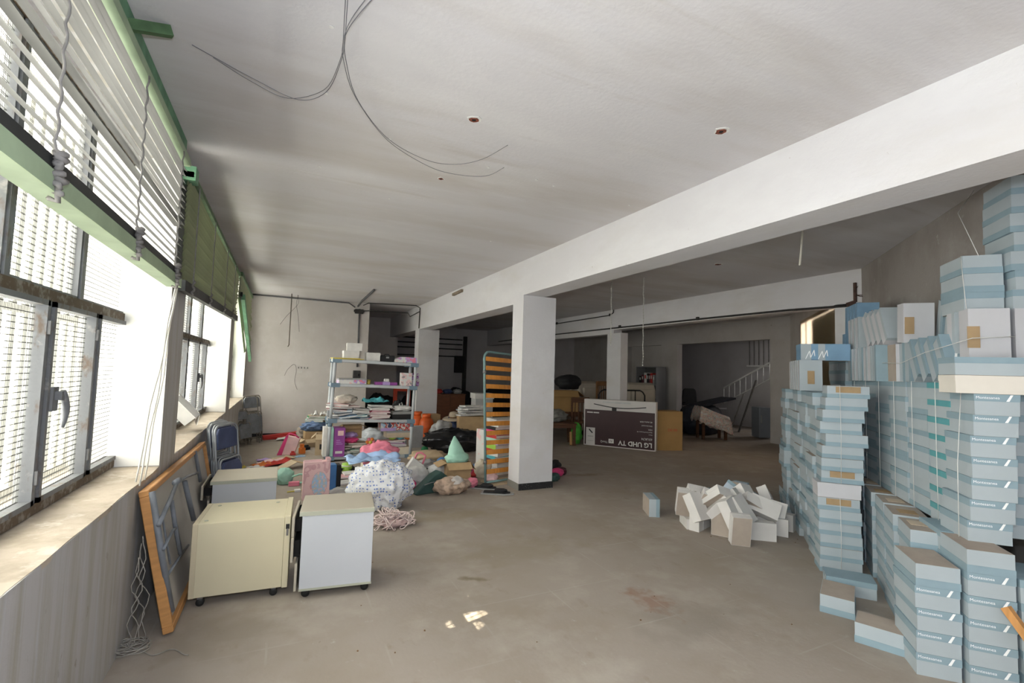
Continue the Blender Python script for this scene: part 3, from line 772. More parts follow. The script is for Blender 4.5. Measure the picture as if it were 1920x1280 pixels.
# wall of boxes standing on it
cols = ('farthest', 'second farthest', 'third farthest', 'third nearest', 'second nearest')
for i in range(5):
    s_ = 1.99 + .34 * i
    stack(s_, .575 + rnd.uniform(-.008, .008), zl + .006, 8, 'W', 'end', 'the %s column on the low row' % cols[i], flip=(3, 4, 5) if i % 2 else (0, 1, 6), jit=.005, tagrows=(0, 7), tagm=M_kraft2 if i % 2 else M_kraft)
stack(3.69, .585, zl + .006, 8, 'T', 'end', 'the teal-lidded column', jit=.005, tagrows=(0, 7))
zw = zl + .006 + 8 * .1108
# upright rows on the wall of boxes
FS = ('farthest', 'second farthest', 'third farthest', 'middle', 'third nearest', 'second nearest', 'nearest')
for i in range(7):
    upright('U' if i % 3 else 'A', 1.80 + i * .117, .53, zw, R(rnd.uniform(.5, 1.5)), R(rnd.uniform(-2, 2)), 'upright box in the first upper row, %s' % FS[i])
upright('H', 2.64, .49, zw, 0, R(90), 'white box edge-on with a kraft tag in the lower upper row', tagk=(M_kraft, (0, -.0975, 0), (.20, .004, .08)))
upright('A', 2.52, .36, zw, 0, 0, 'upright box hidden behind the edge-on tagged one')
for i in range(2):
    upright('A', 2.78 + i * .118, .43, zw, R(1), 0, 'upright box right of the edge-on tagged one, %s' % ('farther', 'nearer')[i])
for i in range(4):
    upright('A', 3.06 + i * .148, .455, zw, R(32), R(-3), 'box leaning back in the lower fan, %s' % ('farthest', 'second farthest', 'second nearest', 'front one with zigzag')[i], zig=True)
zr = zw + .302
for i in range(3):
    upright('U', 1.70 + i * .118, .50, zr, R(2), 0, 'upright box at the far end of the top row, %s' % ('farthest', 'middle', 'nearest')[i])
for i in range(4):
    upright('U', 2.20 + i * .128, .50, zr, R(28), R(2), 'box leaning back in the upper fan, %s' % ('farthest', 'second farthest', 'second nearest', 'nearest')[i])
upright('H', 2.83, .45, zr, R(-3), R(2), 'white-fronted upright box with kraft tag in the top row', tagk=kt('H', .06))
for i in range(3):
    upright('A', 2.92 + i * .135, .235, zr, R(-18), R(-4), 'dull blue box tipped forward in the top row, %s' % ('farthest', 'middle', 'nearest')[i])
# big column in front, long sides towards the camera
za = stack(2.74, 1.09, 0, 6, 'F', 'side', 'the lower front bundle', flip='all', jit=.009, tagrows=(5,), stripe=True)
one('H', 2.64, .945, za + .001, math.pi/2, 'white shoe box between the two front bundles')
zb_ = stack(2.73, 1.06, za + .118, 8, 'F', 'side', 'the upper front bundle', flip='all', jit=.02, tagrows=(0, 7), lean=-.004)
# receding pile behind it
for i in range(5):
    s_ = 2.49 - i * .345
    nb = (13, 13, 13, 12, 13)[i]
    stack(s_, 1.07 + rnd.uniform(-.03, .02), 0, nb, 'P', 'end', 'the %s column behind the front bundle' % ('nearest', 'second nearest', 'middle', 'second farthest', 'farthest')[i], flip=(2, 5, 7, 9, 10), jit=.022)
for i in range(5):
    upright('U', 1.40 + i * .118, .98, 13 * .1108 + .003, R(1), 0, 'upright box under the flat blue one, %s' % ('farthest', 'second farthest', 'middle', 'second nearest', 'nearest')[i], tagk=kt('U') if i == 4 else None)
zq = 13 * .1108 + .307
b_ = shoe_box('B', wf(1.72, .84, zq + .083), Euler((0, 0, A_S + math.pi/2)).to_matrix(), 'large blue boot box with white zigzag lying on the far pile', zig=True)
_e = TYPES['B'][0]
zzm = MB()
for xo in (-.13, -.02):
    P_ = [(xo - .04, -.07), (xo - .005, .01), (xo + .005, -.055), (xo + .035, .02), (xo + .04, -.04)]
    for (a0, a1), (c0, c1_) in zip(P_[:-1], P_[1:]): zzm.bar((a0, -.1235, a1), (c0, -.1235, c1_), .001, .007)
zzm.build('printed_zigzag', M_print, b_)
MB().box((-.211, -.1232, -.083), (-.12, -.1226, .083)).box((-.06, -.1232, -.083), (-.0, -.1226, .083)).build('pale_panel', M_bx, b_)
for i in range(4):
    upright('V' if i % 2 else 'A', 1.62 + i * .12, .80 - i * .0, 13 * .1108 + .003 , R(-8), 0, 'blue zigzag box standing behind the flat blue one, %s' % ('farthest', 'second farthest', 'second nearest', 'nearest')[i], zig=True) if False else None
# far low stacks beyond the pile
for i, (s_, d_, n_) in enumerate(((.76, 1.04, 7), (.42, .98, 7), (.05, .90, 5), (-.30, .86, 5))):
    stack(s_, d_, 0, n_, 'P', 'end', 'the %s of the low far stacks' % ('nearest', 'second nearest', 'second farthest', 'farthest')[i], flip=(1, 3), jit=.03)
# boxes standing against the wall beyond the fans
for t_ in range(2):
    for i in range(4):
        upright('V', 1.00 + i * .115, .385 - .03 * t_, 1.775 + .303 * t_, R(-3), 0, 'blue box standing on the innermost far column, %s tier, %s' % (('lower', 'upper')[t_], ('farthest', 'second farthest', 'second nearest', 'nearest')[i]), zig=True)
stack(1.64, .62, 0, 16, 'W', 'end', 'the dark gap column behind the far pile', jit=.008, flip=(3, 8))
for i in range(3):
    stack(1.32 - .0, .62, 0, 16, 'W', 'end', 'the innermost far column', jit=.008) if i == 0 else None
# loose boxes on the floor before the stacks
def loose(kind, p, a, label, flip=False, **k):
    L, W, h = TYPES[kind][:3]
    return shoe_box(kind, Vector((p[0], p[1], h/2 + .001)), Euler((math.pi if flip else 0, 0, a)).to_matrix(), label, group='loose shoe boxes on the floor', **k)
loose('A', (3.52, 2.05), R(28), 'upside-down pale box lying on the floor nearest the front bundle', True, stripe=True)
loose('A', (3.86, 2.17), R(128), 'blue-lidded box lying lid up at the foot of the boxes', stripe=True)
loose('A', (3.31, 1.65), R(-66), 'upside-down long box on the floor against the nearest column', True)

# strings around the bundles
def string(label, pts, r=.0022, group='packing strings around the shoe boxes'):
    tag(MB().tube(pts, r, 4).build('packing_string', M_string), label, 'string', group)
def loop_rect(s0, s1, d0, d1, z0, z1, at=.5, along='s'):
    """string running round a stack through its middle"""
    if along == 's':
        s = lerp(s0, s1, at)
        q = [wf(s, d1, z0), wf(s + .01, d1 + .004, (z0 + z1) / 2), wf(s, d1, z1), wf(s, d0, z1)]
    else:
        d = lerp(d0, d1, at)
        q = [wf(s1 + .002, d, z0), wf(s1 + .004, d - .004, (z0 + z1) / 2), wf(s1, d, z1), wf(s0, d, z1)]
    return q
string('string down the middle of the upper front bundle', loop_rect(2.55, 2.755, .8, 1.06, za + .12, zb_ + .006, .52, 'd'))
string('string down the middle of the lower front bundle', loop_rect(2.55, 2.76, .8, 1.09, .01, za + .004, .5, 'd'))
for i in range(5):
    s_ = 1.99 + .335 * i
    string('upright string on the upper wall of boxes, %s column' % cols[i], loop_rect(s_ - .33, s_, .38, .592, zl + .01, zw + .004, .45))
string('string around the teal-lidded column', loop_rect(3.40, 3.70, .39, .605, zl + .01, zw + .004, .5))
string('string along the left side of the lettered tower', [wf(3.93, .655, .70), wf(3.90, .640, 1.1), wf(3.86, .60, z1)])
string('slack string across the upright boxes and the lower fan', [wf(3.76, .30, zu + .13), wf(3.765, .50, zu + .12), wf(3.4, .60, zu + .05), wf(2.95, .585, zw + .14), wf(2.3, .585, zw + .16), wf(1.9, .58, zw + .15)])
string('loose string rising from the short stack towards the ceiling', [wf(3.63, .40, zt2 + .34), wf(3.2, .32, 2.75), wf(2.9, .1, 3.0)])
string('string down the short stack over the tagged box', [wf(3.60, .475, zt2 + .35), wf(3.63, .478, zt2 + .17), wf(3.66, .478, zt2 - .02)])

# ------------------------------------------------------------------ generic makers for the clutter
P = dict(white=(.68,.67,.65), cream=(.66,.60,.48), kraft=(.45,.31,.17), palekraft=(.52,.40,.26), red=(.50,.045,.04), pink=(.72,.22,.30), hotpink=(.65,.06,.20),
         palepink=(.74,.50,.50), rose=(.62,.36,.38), blue=(.07,.20,.45), lightblue=(.35,.52,.72), navy=(.04,.06,.14), teal=(.10,.42,.48), mint=(.36,.62,.50), green=(.05,.30,.12),
         lime=(.35,.60,.10), orange=(.70,.20,.04), yellow=(.62,.50,.10), purple=(.28,.07,.30), lilac=(.45,.32,.62), grey=(.30,.30,.30), palegrey=(.50,.50,.50), black=(.018,.018,.02),
         brown=(.16,.085,.04), beige=(.50,.42,.32), darkgreen=(.05,.10,.09), wood=(.42,.21,.07), maroon=(.10,.03,.04))
def pm(c, rough=.6): return mat('plain ' + c, P[c], rough, .08, 8)
def carton(label, x, y, rz, w, d, h, m=None, open_=True, cat='carton', z=0, flaps=(1, 1, 1, 1), group=None, tilt=0, name='carton'):
    m = m or pm('kraft', .85)
    t = thing(name, label, cat, (x, y, z), rz, group, rot=(tilt, 0, rz))
    e = .005
    b = MB().box((-w/2, -d/2, 0), (w/2, d/2, e)).box((-w/2, -d/2, e), (w/2, -d/2 + e, h)).box((-w/2, d/2 - e, e), (w/2, d/2, h)).box((-w/2, -d/2 + e, e), (-w/2 + e, d/2 - e, h)).box((w/2 - e, -d/2 + e, e), (w/2, d/2 - e, h))
    b.build('carton_body', m, t)
    if open_:
        for k, (on, L, px_, py_, rot) in enumerate(((flaps[0], w, 0, -d/2, 0), (flaps[1], w, 0, d/2, math.pi), (flaps[2], d, -w/2, 0, -math.pi/2), (flaps[3], d, w/2, 0, math.pi/2))):
            if not on: continue
            fl_ = min(w, d) * .42
            f = MB().box((-L/2 * .97, -fl_, -e/2), (L/2 * .97, 0, e/2)).build('flap', m, t, 0, (px_, py_, h), (R(rnd.uniform(15, 55)), 0, rot))
    else:
        MB().box((-w/2, -d/2, h), (w/2, d/2, h + e)).build('lid_flaps', m, t)
        MB().box((-w/2 - .001, -.025, h + e), (w/2 + .001, .025, h + e + .001)).build('tape', mat('brown tape', (.40, .26, .12), .3, .05, 5), t)
    return t
def blob(label, x, y, z, sx, sy, sz, m, cat, name, seed=0, amp=.25, freq=2.2, sub=4, rz=0, flat=True, group=None, ridge=0.0, parent=None):
    """crumpled cloth or bag: a displaced ball resting on its base"""
    bm = bmesh.new(); bmesh.ops.create_icosphere(bm, subdivisions=sub, radius=1)
    off = Vector((seed * 3.1, seed * 1.7, seed * 5.3))
    for v in bm.verts:
        n = mnoise.noise(v.co * freq + off); n2 = mnoise.noise(v.co * freq * 2.7 + off)
        r = 1 + amp * n + amp * .5 * n2
        if ridge: r += ridge * abs(mnoise.noise(Vector((v.co.x * 5, v.co.y * 5, v.co.z * 1.2)) + off))
        v.co = v.co * r
        v.co = Vector((v.co.x * sx / 2, v.co.y * sy / 2, v.co.z * sz / 2 + sz / 2))
        if v.co.z < sz * .14: v.co.z = max(0, v.co.z) * .3 if v.co.z > 0 else 0
    for f in bm.faces: f.smooth = True
    me = bpy.data.meshes.new(name); bm.to_mesh(me); bm.free(); me.materials.append(m)
    o = put(name, me, parent, (x, y, z), (0, 0, rz))
    if parent is None: tag(o, label, cat, group)
    return o
def cloth(label, c, sx, sy, h, m, cat, name, seed=0, rz=0, n=18, droop=.0, group=None):
    """thin folded sheet lying with ridges"""
    vs = []; fs = []; off = Vector((seed * 2.3, seed * 4.1, seed))
    for i in range(n + 1):
        for j in range(n + 1):
            u, v = i / n * 2 - 1, j / n * 2 - 1
            edge = 1 + .16 * mnoise.noise(Vector((u * 2, v * 2, 3)) + off)
            z = h * (.35 + .65 * abs(mnoise.noise(Vector((u * 1.6, v * 1.6, 0)) + off)) * 2 * max(0, 1 - .45 * (u*u + v*v))) - droop * max(0, abs(u) - .6)
            vs.append((u * sx / 2 * edge, v * sy / 2 * edge, max(.003, z)))
    for i in range(n):
        for j in range(n):
            a = i * (n + 1) + j; fs.append((a, a + n + 1, a + n + 2, a + 1))
    mb = MB().add(vs, fs, 0, True); me = mb.mesh(name, m)
    o = put(name, me, None, c, (0, 0, rz)); 
    sm_ = o.modifiers.new('thickness', 'SOLIDIFY'); sm_.thickness = .004
    return tag(o, label, cat, group)
def slab(label, c, w, d, h, rz, m, cat='magazine', name='magazine', tilt=(0, 0), group=None, pages=True):
    """magazine / flat pack: cover with a paler page block"""
    o = MB().cbox((0, 0, h/2), (w, d, h)).build(name, m, None, 0, c, (tilt[0], tilt[1], rz))
    if pages: MB().cbox((.002, 0, h/2), (w - .001, d + .001, h * .7)).build('pages', pm('white', .8), o)
    return tag(o, label, cat, group)
def dotted(name, base, dots, scale):
    m = bpy.data.materials.new(name); m.use_nodes = True; nt = m.node_tree; b = nt.nodes['Principled BSDF']; b.inputs['Roughness'].default_value = .8
    tc = nt.nodes.new('ShaderNodeTexCoord'); v = nt.nodes.new('ShaderNodeTexVoronoi'); v.inputs['Scale'].default_value = scale; v.inputs['Randomness'].default_value = .35
    nt.links.new(tc.outputs['Object'], v.inputs['Vector'])
    r = nt.nodes.new('ShaderNodeValToRGB'); r.color_ramp.interpolation = 'CONSTANT'
    r.color_ramp.elements[0].color = (*dots, 1); r.color_ramp.elements[1].position = .28; r.color_ramp.elements[1].color = (*base, 1)
    nt.links.new(v.outputs['Distance'], r.inputs[0]); nt.links.new(r.outputs[0], b.inputs['Base Color'])
    return m
def printed(name, cols, scale=7):
    m = bpy.data.materials.new(name); m.use_nodes = True; nt = m.node_tree; b = nt.nodes['Principled BSDF']; b.inputs['Roughness'].default_value = .4
    tc = nt.nodes.new('ShaderNodeTexCoord'); v = nt.nodes.new('ShaderNodeTexNoise'); v.inputs['Scale'].default_value = scale; v.inputs['Detail'].default_value = 2
    nt.links.new(tc.outputs['Object'], v.inputs['Vector'])
    r = nt.nodes.new('ShaderNodeValToRGB'); r.color_ramp.interpolation = 'CONSTANT'
    n = len(cols)
    for i, c in enumerate(cols):
        pos = .30 + .4 * i / n if i else 0
        e = r.color_ramp.elements[0] if i == 0 else r.color_ramp.elements.new(pos)
        e.position = pos; e.color = (*P[c], 1)
    r.color_ramp.elements.remove(r.color_ramp.elements[-1]) if len(r.color_ramp.elements) > n else None
    nt.links.new(v.outputs[0], r.inputs[0]); nt.links.new(r.outputs[0], b.inputs['Base Color'])
    return m

# ------------------------------------------------------------------ folding table against the wall
M_tframe = mat('orange beech edge', (.50, .25, .09), .45, .12, 5, stretch=(1, 8, 1))
M_tunder = mat('off white board', (.46, .44, .41), .8, .04, 4)
M_tube = mat('grey painted tube', (.17, .185, .21), .45, .15, 10)
tb0, tb1 = Vector((-.50, 3.33, 0)), Vector((-.665, 3.30, .80))
eu = Vector((.0, 1, -.018)).normalized(); ev = (tb1 - tb0); TWd = ev.length; ev.normalize(); ev = (ev - eu * ev.dot(eu)).normalized(); en = ev.cross(eu).normalized()
if en.x < 0: en = -en
TL = 2.18
MT = Matrix((eu, ev, en)).transposed().to_4x4(); MT.translation = tb0 + Vector((0, 0, .02))
tbl = thing('folding_table', 'folding table with orange wooden edge leaning upside against the window wall', 'table')
tbl.matrix_world = MT
def tp(px, py, w=0.0):
    """photo point on the table's underside -> local u, v"""
    d = _fw + _rt * ((px - 960) / FPX) - _up * ((py - 640) / FPX); o_ = Vector((0, 0, CAM_H))
    org = tb0 + en * w; t = (org - o_).dot(en) / d.dot(en); p = o_ + d * t - (tb0 + Vector((0, 0, .02)))
    return (p.dot(eu), p.dot(ev), w)
TW_ = TWd
MB().box((.02, .02, -.022), (TL - .02, TW_ - .02, -.004)).build('table_top', M_tunder, tbl)
ef = MB().box((0, 0, -.03), (TL, .035, .022)).box((0, TW_ - .035, -.03), (TL, TW_, .022)).box((0, .035, -.03), (.035, TW_ - .035, .022)).box((TL - .035, .035, -.03), (TL, TW_ - .035, .022))
ef.build('edge_band', M_tframe, tbl, .004)
def tleg(pts, r=.014, name='leg'): MB().tube([tp(x, y, w) for x, y, w in pts], r, 8).build(name, M_tube, tbl)
tleg([(283, 922, .03), (300, 1030, .03), (320, 1146, .02)], .017)
tleg([(320, 938, .05), (327, 985, .05), (337, 1038, .04)], .013)
tleg([(345, 902, .04), (362, 975, .04)], .017)
tleg([(365, 846, .02), (375, 903, .02)], .014)
tleg([(296, 984, .05), (318, 936, .06), (330, 906, .06)], .013, 'brace')
tleg([(330, 906, .06), (350, 893, .05), (370, 886, .04)], .010, 'brace')
tleg([(305, 1030, .05), (322, 995, .05), (330, 988, .05)], .009, 'brace')
tleg([(303, 970, .03), (318, 1058, .03)], .006, 'stay_rod')
tleg([(313, 1078, .03), (335, 1045, .03), (352, 1022, .03)], .008, 'cross_bar')
tleg([(327, 905, .06), (334, 900, .06)], .020, 'hinge')

# ------------------------------------------------------------------ mobile pedestals
M_ped1 = mat('yellowed cream laminate', (.60, .545, .39), .45, .03, 2)
M_ped1t = mat('stained cream laminate', (.56, .49, .35), .45, .08, 3)
M_pedw = mat('pale grey white laminate', (.50, .52, .56), .45, .02, 2)
M_pedt = mat('beige laminate top', (.44, .40, .33), .45, .03, 2)
M_pedg = mat('greenish edge strip', (.40, .41, .33), .5, .04, 4)
M_cast = mat('black castor rubber', (.02, .02, .02), .5, .1, 8)
def castor(t, x, y, r=.024):
    o = MB().lathe([(r * .3, -.014), (r, -.014), (r, .014), (r * .3, .014)], 14, 0, Matrix.Translation((x, y, r)) @ Matrix.Rotation(R(90), 4, 'X')).build('castor', M_cast, t)
    MB().cbox((x, y, r * 2 + .004), (.03, .036, .012)).cbox((x, y + .018, r * 1.5), (.014, .003, r)).build('castor_fork', mat('castor steel', (.25, .25, .26), .35, .1, 8, metal=.8), o)
p1 = thing('mobile_pedestal', 'yellowed cream office pedestal with a key in its lock', 'drawer cabinet', (-.18, 3.64, 0), R(-3))
w_, d_, h_ = .565, .50, .46
MB().box((-w_/2, 0, .06), (w_/2 - .035, d_, .06 + h_)).build('body', M_ped1, p1, .002)
MB().box((w_/2 - .034, -.004, .055), (w_/2 + .002, d_ + .004, .06 + h_ + .008)).build('front_panel', M_ped1, p1, .003)
MB().box((-w_/2 - .002, -.003, .058), (-w_/2 + .03, d_, .06 + h_ + .002)).build('back_panel', M_ped1t, p1, .003)
lk = MB().cbox((w_/2 - .015, -.010, .46), (.022, .012, .03)).build('lock', M_cast, p1)
MB().cbox((w_/2 - .015, -.018, .425), (.012, .003, .045)).build('key', mat('castor steel', (.25, .25, .26), .35, .1, 8, metal=.8), lk)
for x, y in ((-.22, .03), (.20, .04), (-.22, .45), (.20, .45)): castor(p1, x, y)
for x, y in ((-.22, .06), (-.20, .42), (.18, .40)): MB().lathe([(.012, 0), (.012, .004), (.004, .006)], 10, 0, None, (x, y, .06 + h_)).build('cover_cap', M_pedg, p1)
def pedestal(label, x, y, rz, w, d, h, ajar):
    t = thing('mobile_pedestal', label, 'drawer cabinet', (x, y, 0), rz)
    z0 = .055
    MB().box((-w/2 + .03, 0, z0 + .012), (w/2, d, z0 + h - .03)).build('body', M_pedw, t, .002)
    MB().box((-w/2 + .012, -.004, z0 + h - .03), (w/2 + .004, d + .004, z0 + h)).build('top', M_pedt, t, .003)
    MB().box((-w/2 + .012, -.005, z0 + h - .0305), (w/2 + .0045, -.004, z0 + h - .003)).build('edge_strip', M_pedg, t)
    MB().box((-w/2 + .03, -.003, z0), (w/2 + .003, d + .002, z0 + .014)).build('base', M_pedg, t)
    MB().box((-w/2 + .024, .015, z0 + .02), (-w/2 + .0295, d - .015, z0 + h - .04)).build('gap_shade', M_black, t)  # black sheet put in as the shade between the drawer fronts
    zz = [z0 + .0, z0 + h * .36, z0 + h * .68, z0 + h - .03]
    for k in range(3):
        o_ = ajar[k]
        dr = MB().box((-w/2 - o_ - .002, -.002, zz[k] + .004), (-w/2 - o_ + .014, d + .002, zz[k+1] - .004)).build('drawer', M_pedt, t, .002)
        if o_ > .01: MB().box((-w/2 - o_ + .014, .03, zz[k] + .03), (-w/2 + .02, d - .03, zz[k+1] - .03)).build('drawer_box', M_black, dr)
    for xx, yy in ((-w/2 + .07, .05), (w/2 - .04, .05), (-w/2 + .07, d - .05), (w/2 - .04, d - .05)): castor(t, xx, yy, .026)
    return t
pedestal('white pedestal with pale beige top on black castors, nearest the room centre', .385, 3.50, R(-6.5), .49, .43, .52, (0, .03, .03))
pedestal('white pedestal with an open drawer, behind the cream one', -.255, 4.80, R(0), .52, .50, .49, (0, .0, .05))

# ------------------------------------------------------------------ folding chairs
M_cblue = mat('navy chair vinyl', (.035, .045, .10), .5, .15, 6)
M_cblue2 = mat('worn blue chair vinyl', (.06, .08, .16), .5, .2, 5)
M_ctube = mat('dull silver tube', (.34, .36, .38), .35, .1, 10, metal=.5)
M_cold = mat('tarnished silver tube', (.25, .23, .20), .5, .25, 10, metal=.3)
def folded_chair(label, x, y, rz, lean, tube_m, pad_m, group, name='folding_chair'):
    t = thing(name, label, 'folding chair', (x, y, 0), 0, group, rot=(lean, 0, rz))
    w = .40
    def hoop(w, z0, z1, y, rc=.07):
        pts = [(-w/2 * .92, y, z0), (-w/2, y, z1 - .30), (-w/2, y, z1 - rc)]
        for k in range(1, 6): a = math.pi - k * math.pi / 12 ; pts.append((-w/2 + rc + rc * math.cos(a), y, z1 - rc + rc * math.sin(a)))
        pts += [(-w/2 + rc, y, z1), (w/2 - rc, y, z1)]
        for k in range(1, 6): a = math.pi/2 - k * math.pi / 12; pts.append((w/2 - rc + rc * math.cos(a), y, z1 - rc + rc * math.sin(a)))
        pts += [(w/2, y, z1 - rc), (w/2, y, z1 - .30), (w/2 * .92, y, z0)]
        return pts
    MB().tube(hoop(w, .0, .93, 0), .0115, 7).build('back_frame', tube_m, t)
    MB().tube(hoop(w - .05, .02, .62, .035, .05), .010, 7).build('rear_leg_frame', tube_m, t)
    MB().tube(hoop(w - .03, .12, .60, -.03, .05), .010, 7).build('seat_frame', tube_m, t)
    MB().prism([(-.17, .70), (-.17, .86), (-.13, .905), (.13, .905), (.17, .86), (.17, .70)], -.014, .014, 0, Matrix.Rotation(R(90), 4, 'X')).build('backrest', pad_m, t, .006)
    MB().prism([(-.17, .20), (-.18, .50), (-.12, .57), (.12, .57), (.18, .50), (.17, .20)], .018, .048, 0, Matrix.Rotation(R(90), 4, 'X')).build('seat', pad_m, t, .006)
    MB().tube([(-w/2 + .01, .02, .10), (w/2 - .01, .02, .10)], .008, 6).build('cross_rail', tube_m, t)
    return t
g = 'blue folding chairs leaning against the window wall'
for i in range(5):
    folded_chair(('blue folding chair with torn pad, nearest of the leaning row', 'blue folding chair second from front in the leaning row', 'blue folding chair in the middle of the leaning row', 'blue folding chair fourth in the leaning row', 'blue folding chair touching the wall at the back of the row')[i],
                 -.40 - i * .032, 5.62 + i * .085, R(66 + 2 * i), R(-6 + rnd.uniform(-1, 1)), M_ctube, M_cblue2 if i == 0 else M_cblue, g)
g = 'grey folding chairs leaning in the far window corner'
for i, (px, py, a, ln, sc) in enumerate(((452, 834, 60, -10, .72), (460, 836, 58, -11, .72), (474, 832, 48, -9, 1), (478, 829, 46, -8, 1))):
    p = fp(px, py); t = folded_chair(('short grey folding chair nearest in the far corner', 'short grey folding chair second in the far corner', 'tall grey folding chair in the far corner', 'tall grey folding chair hindmost in the far corner')[i], p.x, p.y, R(a), R(ln), M_cold, M_tube, g)
    t.scale = (.9, 1, sc)
# white carton on the sill of the middle window
t = carton('white carton with dark inside lying open on the middle window sill', -.84, 5.75, R(12), .26, .42, .16, pm('white', .7), True, z=.872, flaps=(1, 0, 1, 1), tilt=0)
t.rotation_euler = (R(0), R(48), R(10)); t.location = (-.95, 5.75, 1.03)

# ------------------------------------------------------------------ plastic shelving and what lies on it
M_shelf = mat('pale grey plastic', (.50, .53, .56), .5, .03, 6)
M_shc = mat('blue grey plastic corner', (.19, .27, .35), .5, .06, 6)
SHX, SHY, SHW, SHD = .70, 8.32, 1.42, .42
sh = thing('plastic_shelving', 'slightly tilted pale grey plastic shelving unit with blue corners', 'shelving unit', (SHX, SHY, 0), 0, None, rot=(0, R(1.6), R(1.5)))
SMAT = Matrix.Translation((SHX, SHY, 0)) @ Euler((0, R(1.6), R(1.5))).to_matrix().to_4x4()
TZ = (.085, .69, 1.275, 1.68)
for k, z in enumerate(TZ):
    b_ = MB().box((0, 0, z - .05), (SHW, SHD, z))
    b_.build('shelf_board', M_shelf, sh, .006)
    for x in (0, SHW):
        for y in (0, SHD):
            sx = 1 if x == 0 else -1; sy = 1 if y == 0 else -1
            MB().box((min(x - sx * .012, x + sx * .13), min(y - sy * .008, y + sy * .07), z - .062), (max(x - sx * .012, x + sx * .13), max(y - sy * .008, y + sy * .07), z + .006)).build('corner_clip', M_shc, sh)
            if k == 1: MB().lathe([(.033, 0), (.033, .07)], 12, 0, None, (x + sx * .03, y + sy * .03, z - .12)).build('post_collar', M_shc, sh)
            if k < 3:
                MB().lathe([(.026, 0), (.026, TZ[k+1] - z - .05)], 12, 0, None, (x + sx * .03, y + sy * .03, z)).build('post', M_shelf, sh)
            if k == 0:
                MB().lathe([(.024, 0), (.026, z - .05)], 12, 0, None, (x + sx * .03, y + sy * .03, .0)).build('foot', M_shelf, sh)
def sp(u, v, k, dz=0):
    """spot on shelf k: u 0..1 along, v depth in m"""
    return tuple(SMAT @ Vector((u * SHW, v, TZ[k] + .002 + dz)))
def shoebox_white(label, u, v, k, dz, w, d, h, rz):
    t = thing('white_box', label, 'box', sp(u, v, k, dz), rz, 'white boxes on the top shelf')
    MB().box((-w/2, -d/2, 0), (w/2, d/2, h * .72)).build('base', pm('white'), t)
    MB().box((-w/2 - .003, -d/2 - .003, h * .62), (w/2 + .003, d/2 + .003, h)).build('lid', pm('white'), t)
tag(MB().box((-.24, -.17, 0), (.24, .17, .012)).box((-.26, -.15, .012), (.18, .16, .022)).build('yellow_folder', pm('yellow'), None, 0, sp(.17, .16, 3), (0, 0, R(3))), 'yellow folder under the stacked white boxes on the top shelf', 'folder')
shoebox_white('lower white box of two stacked on the yellow folder', .20, .15, 3, .022, .245, .20, .125, R(2))
shoebox_white('upper white box of two stacked on the top shelf', .235, .15, 3, .149, .245, .20, .13, R(-4))
shoebox_white('single white box in the middle of the top shelf', .455, .15, 3, 0, .23, .20, .14, R(0))
c_ = thing('black_case', 'small dark case with a clasp on the top shelf', 'case', sp(.635, .16, 3), 0)
MB().box((-.13, -.07, 0), (.12, .07, .11)).build('body', pm('black'), c_, .012); MB().box((-.03, -.078, .06), (.02, -.07, .09)).build('clasp', pm('grey'), c_); MB().tube([(-.05, 0, .11), (-.04, 0, .13), (.03, 0, .13), (.04, 0, .11)], .006, 6).build('grip', pm('black'), c_)
M_pkg1 = printed('pink white packaging', ['palepink', 'white', 'white', 'lilac', 'pink'], 9)
M_pkg2 = printed('purple floral packaging', ['lilac', 'white', 'purple', 'lilac'], 14)
M_pkg3 = printed('pink floral packaging', ['white', 'white', 'palepink', 'grey'], 12)
o = tag(MB().prism([(-.19, 0), (.20, 0), (.20, .085), (.17, .10), (-.08, .105), (-.19, .05)], -.12, .12, 0, Matrix.Rotation(R(90), 4, 'X')).build('doll_box', M_pkg1, None, .004, sp(.855, .17, 3), (0, 0, R(-3))), 'pink and white toy package lying at the right of the top shelf', 'toy box')
# second tier
o = thing('flat_game_box', 'flat pink and white game box on the second shelf', 'box', sp(.235, .18, 2), R(2))
MB().box((-.22, -.15, 0), (.22, .15, .085)).build('box_body', M_pkg1, o); MB().box((-.222, -.152, .065), (.222, .152, .09)).build('lid', pm('grey'), o)
o = thing('yellow_jar', 'small yellow jar beside the flat game box', 'jar', sp(.43, .12, 2)); MB().lathe([(.026, 0), (.030, .01), (.028, .06)], 14).build('glass', pm('yellow'), o); MB().lathe([(.032, .06), (.032, .078)], 14).build('lid', pm('yellow'), o)
for i, (u, l) in enumerate(((.545, 'left'), (.635, 'middle'), (.725, 'right'))):
    tag(MB().box((-.065, -.05, 0), (.065, .05, .05 + .008 * (i % 2))).build('purple_pack', pm(('purple', 'lilac', 'purple')[i]), None, .004, sp(u, .12, 2)), 'purple pack in a short row on the second shelf, %s one' % l, 'box', 'purple packs on the second shelf')
tag(MB().box((-.04, -.03, 0), (.04, .03, .05)).build('clear_tub', pm('white'), None, .006, sp(.64, .12, 2, .059)), 'tiny white tub on top of the purple packs', 'tub')
tag(MB().box((-.095, -.08, 0), (.095, .08, .23)).build('tall_package', M_pkg3, None, .003, sp(.885, .14, 2), (0, 0, R(-4))), 'tall white and pink package at the right of the second shelf', 'toy box')
tag(MB().box((-.095, -.08, 0), (.095, .08, .23)).build('tall_package', M_pkg2, None, .003, sp(.985, .20, 2), (0, 0, R(3))), 'tall purple floral package overhanging the right end of the shelf', 'toy box')
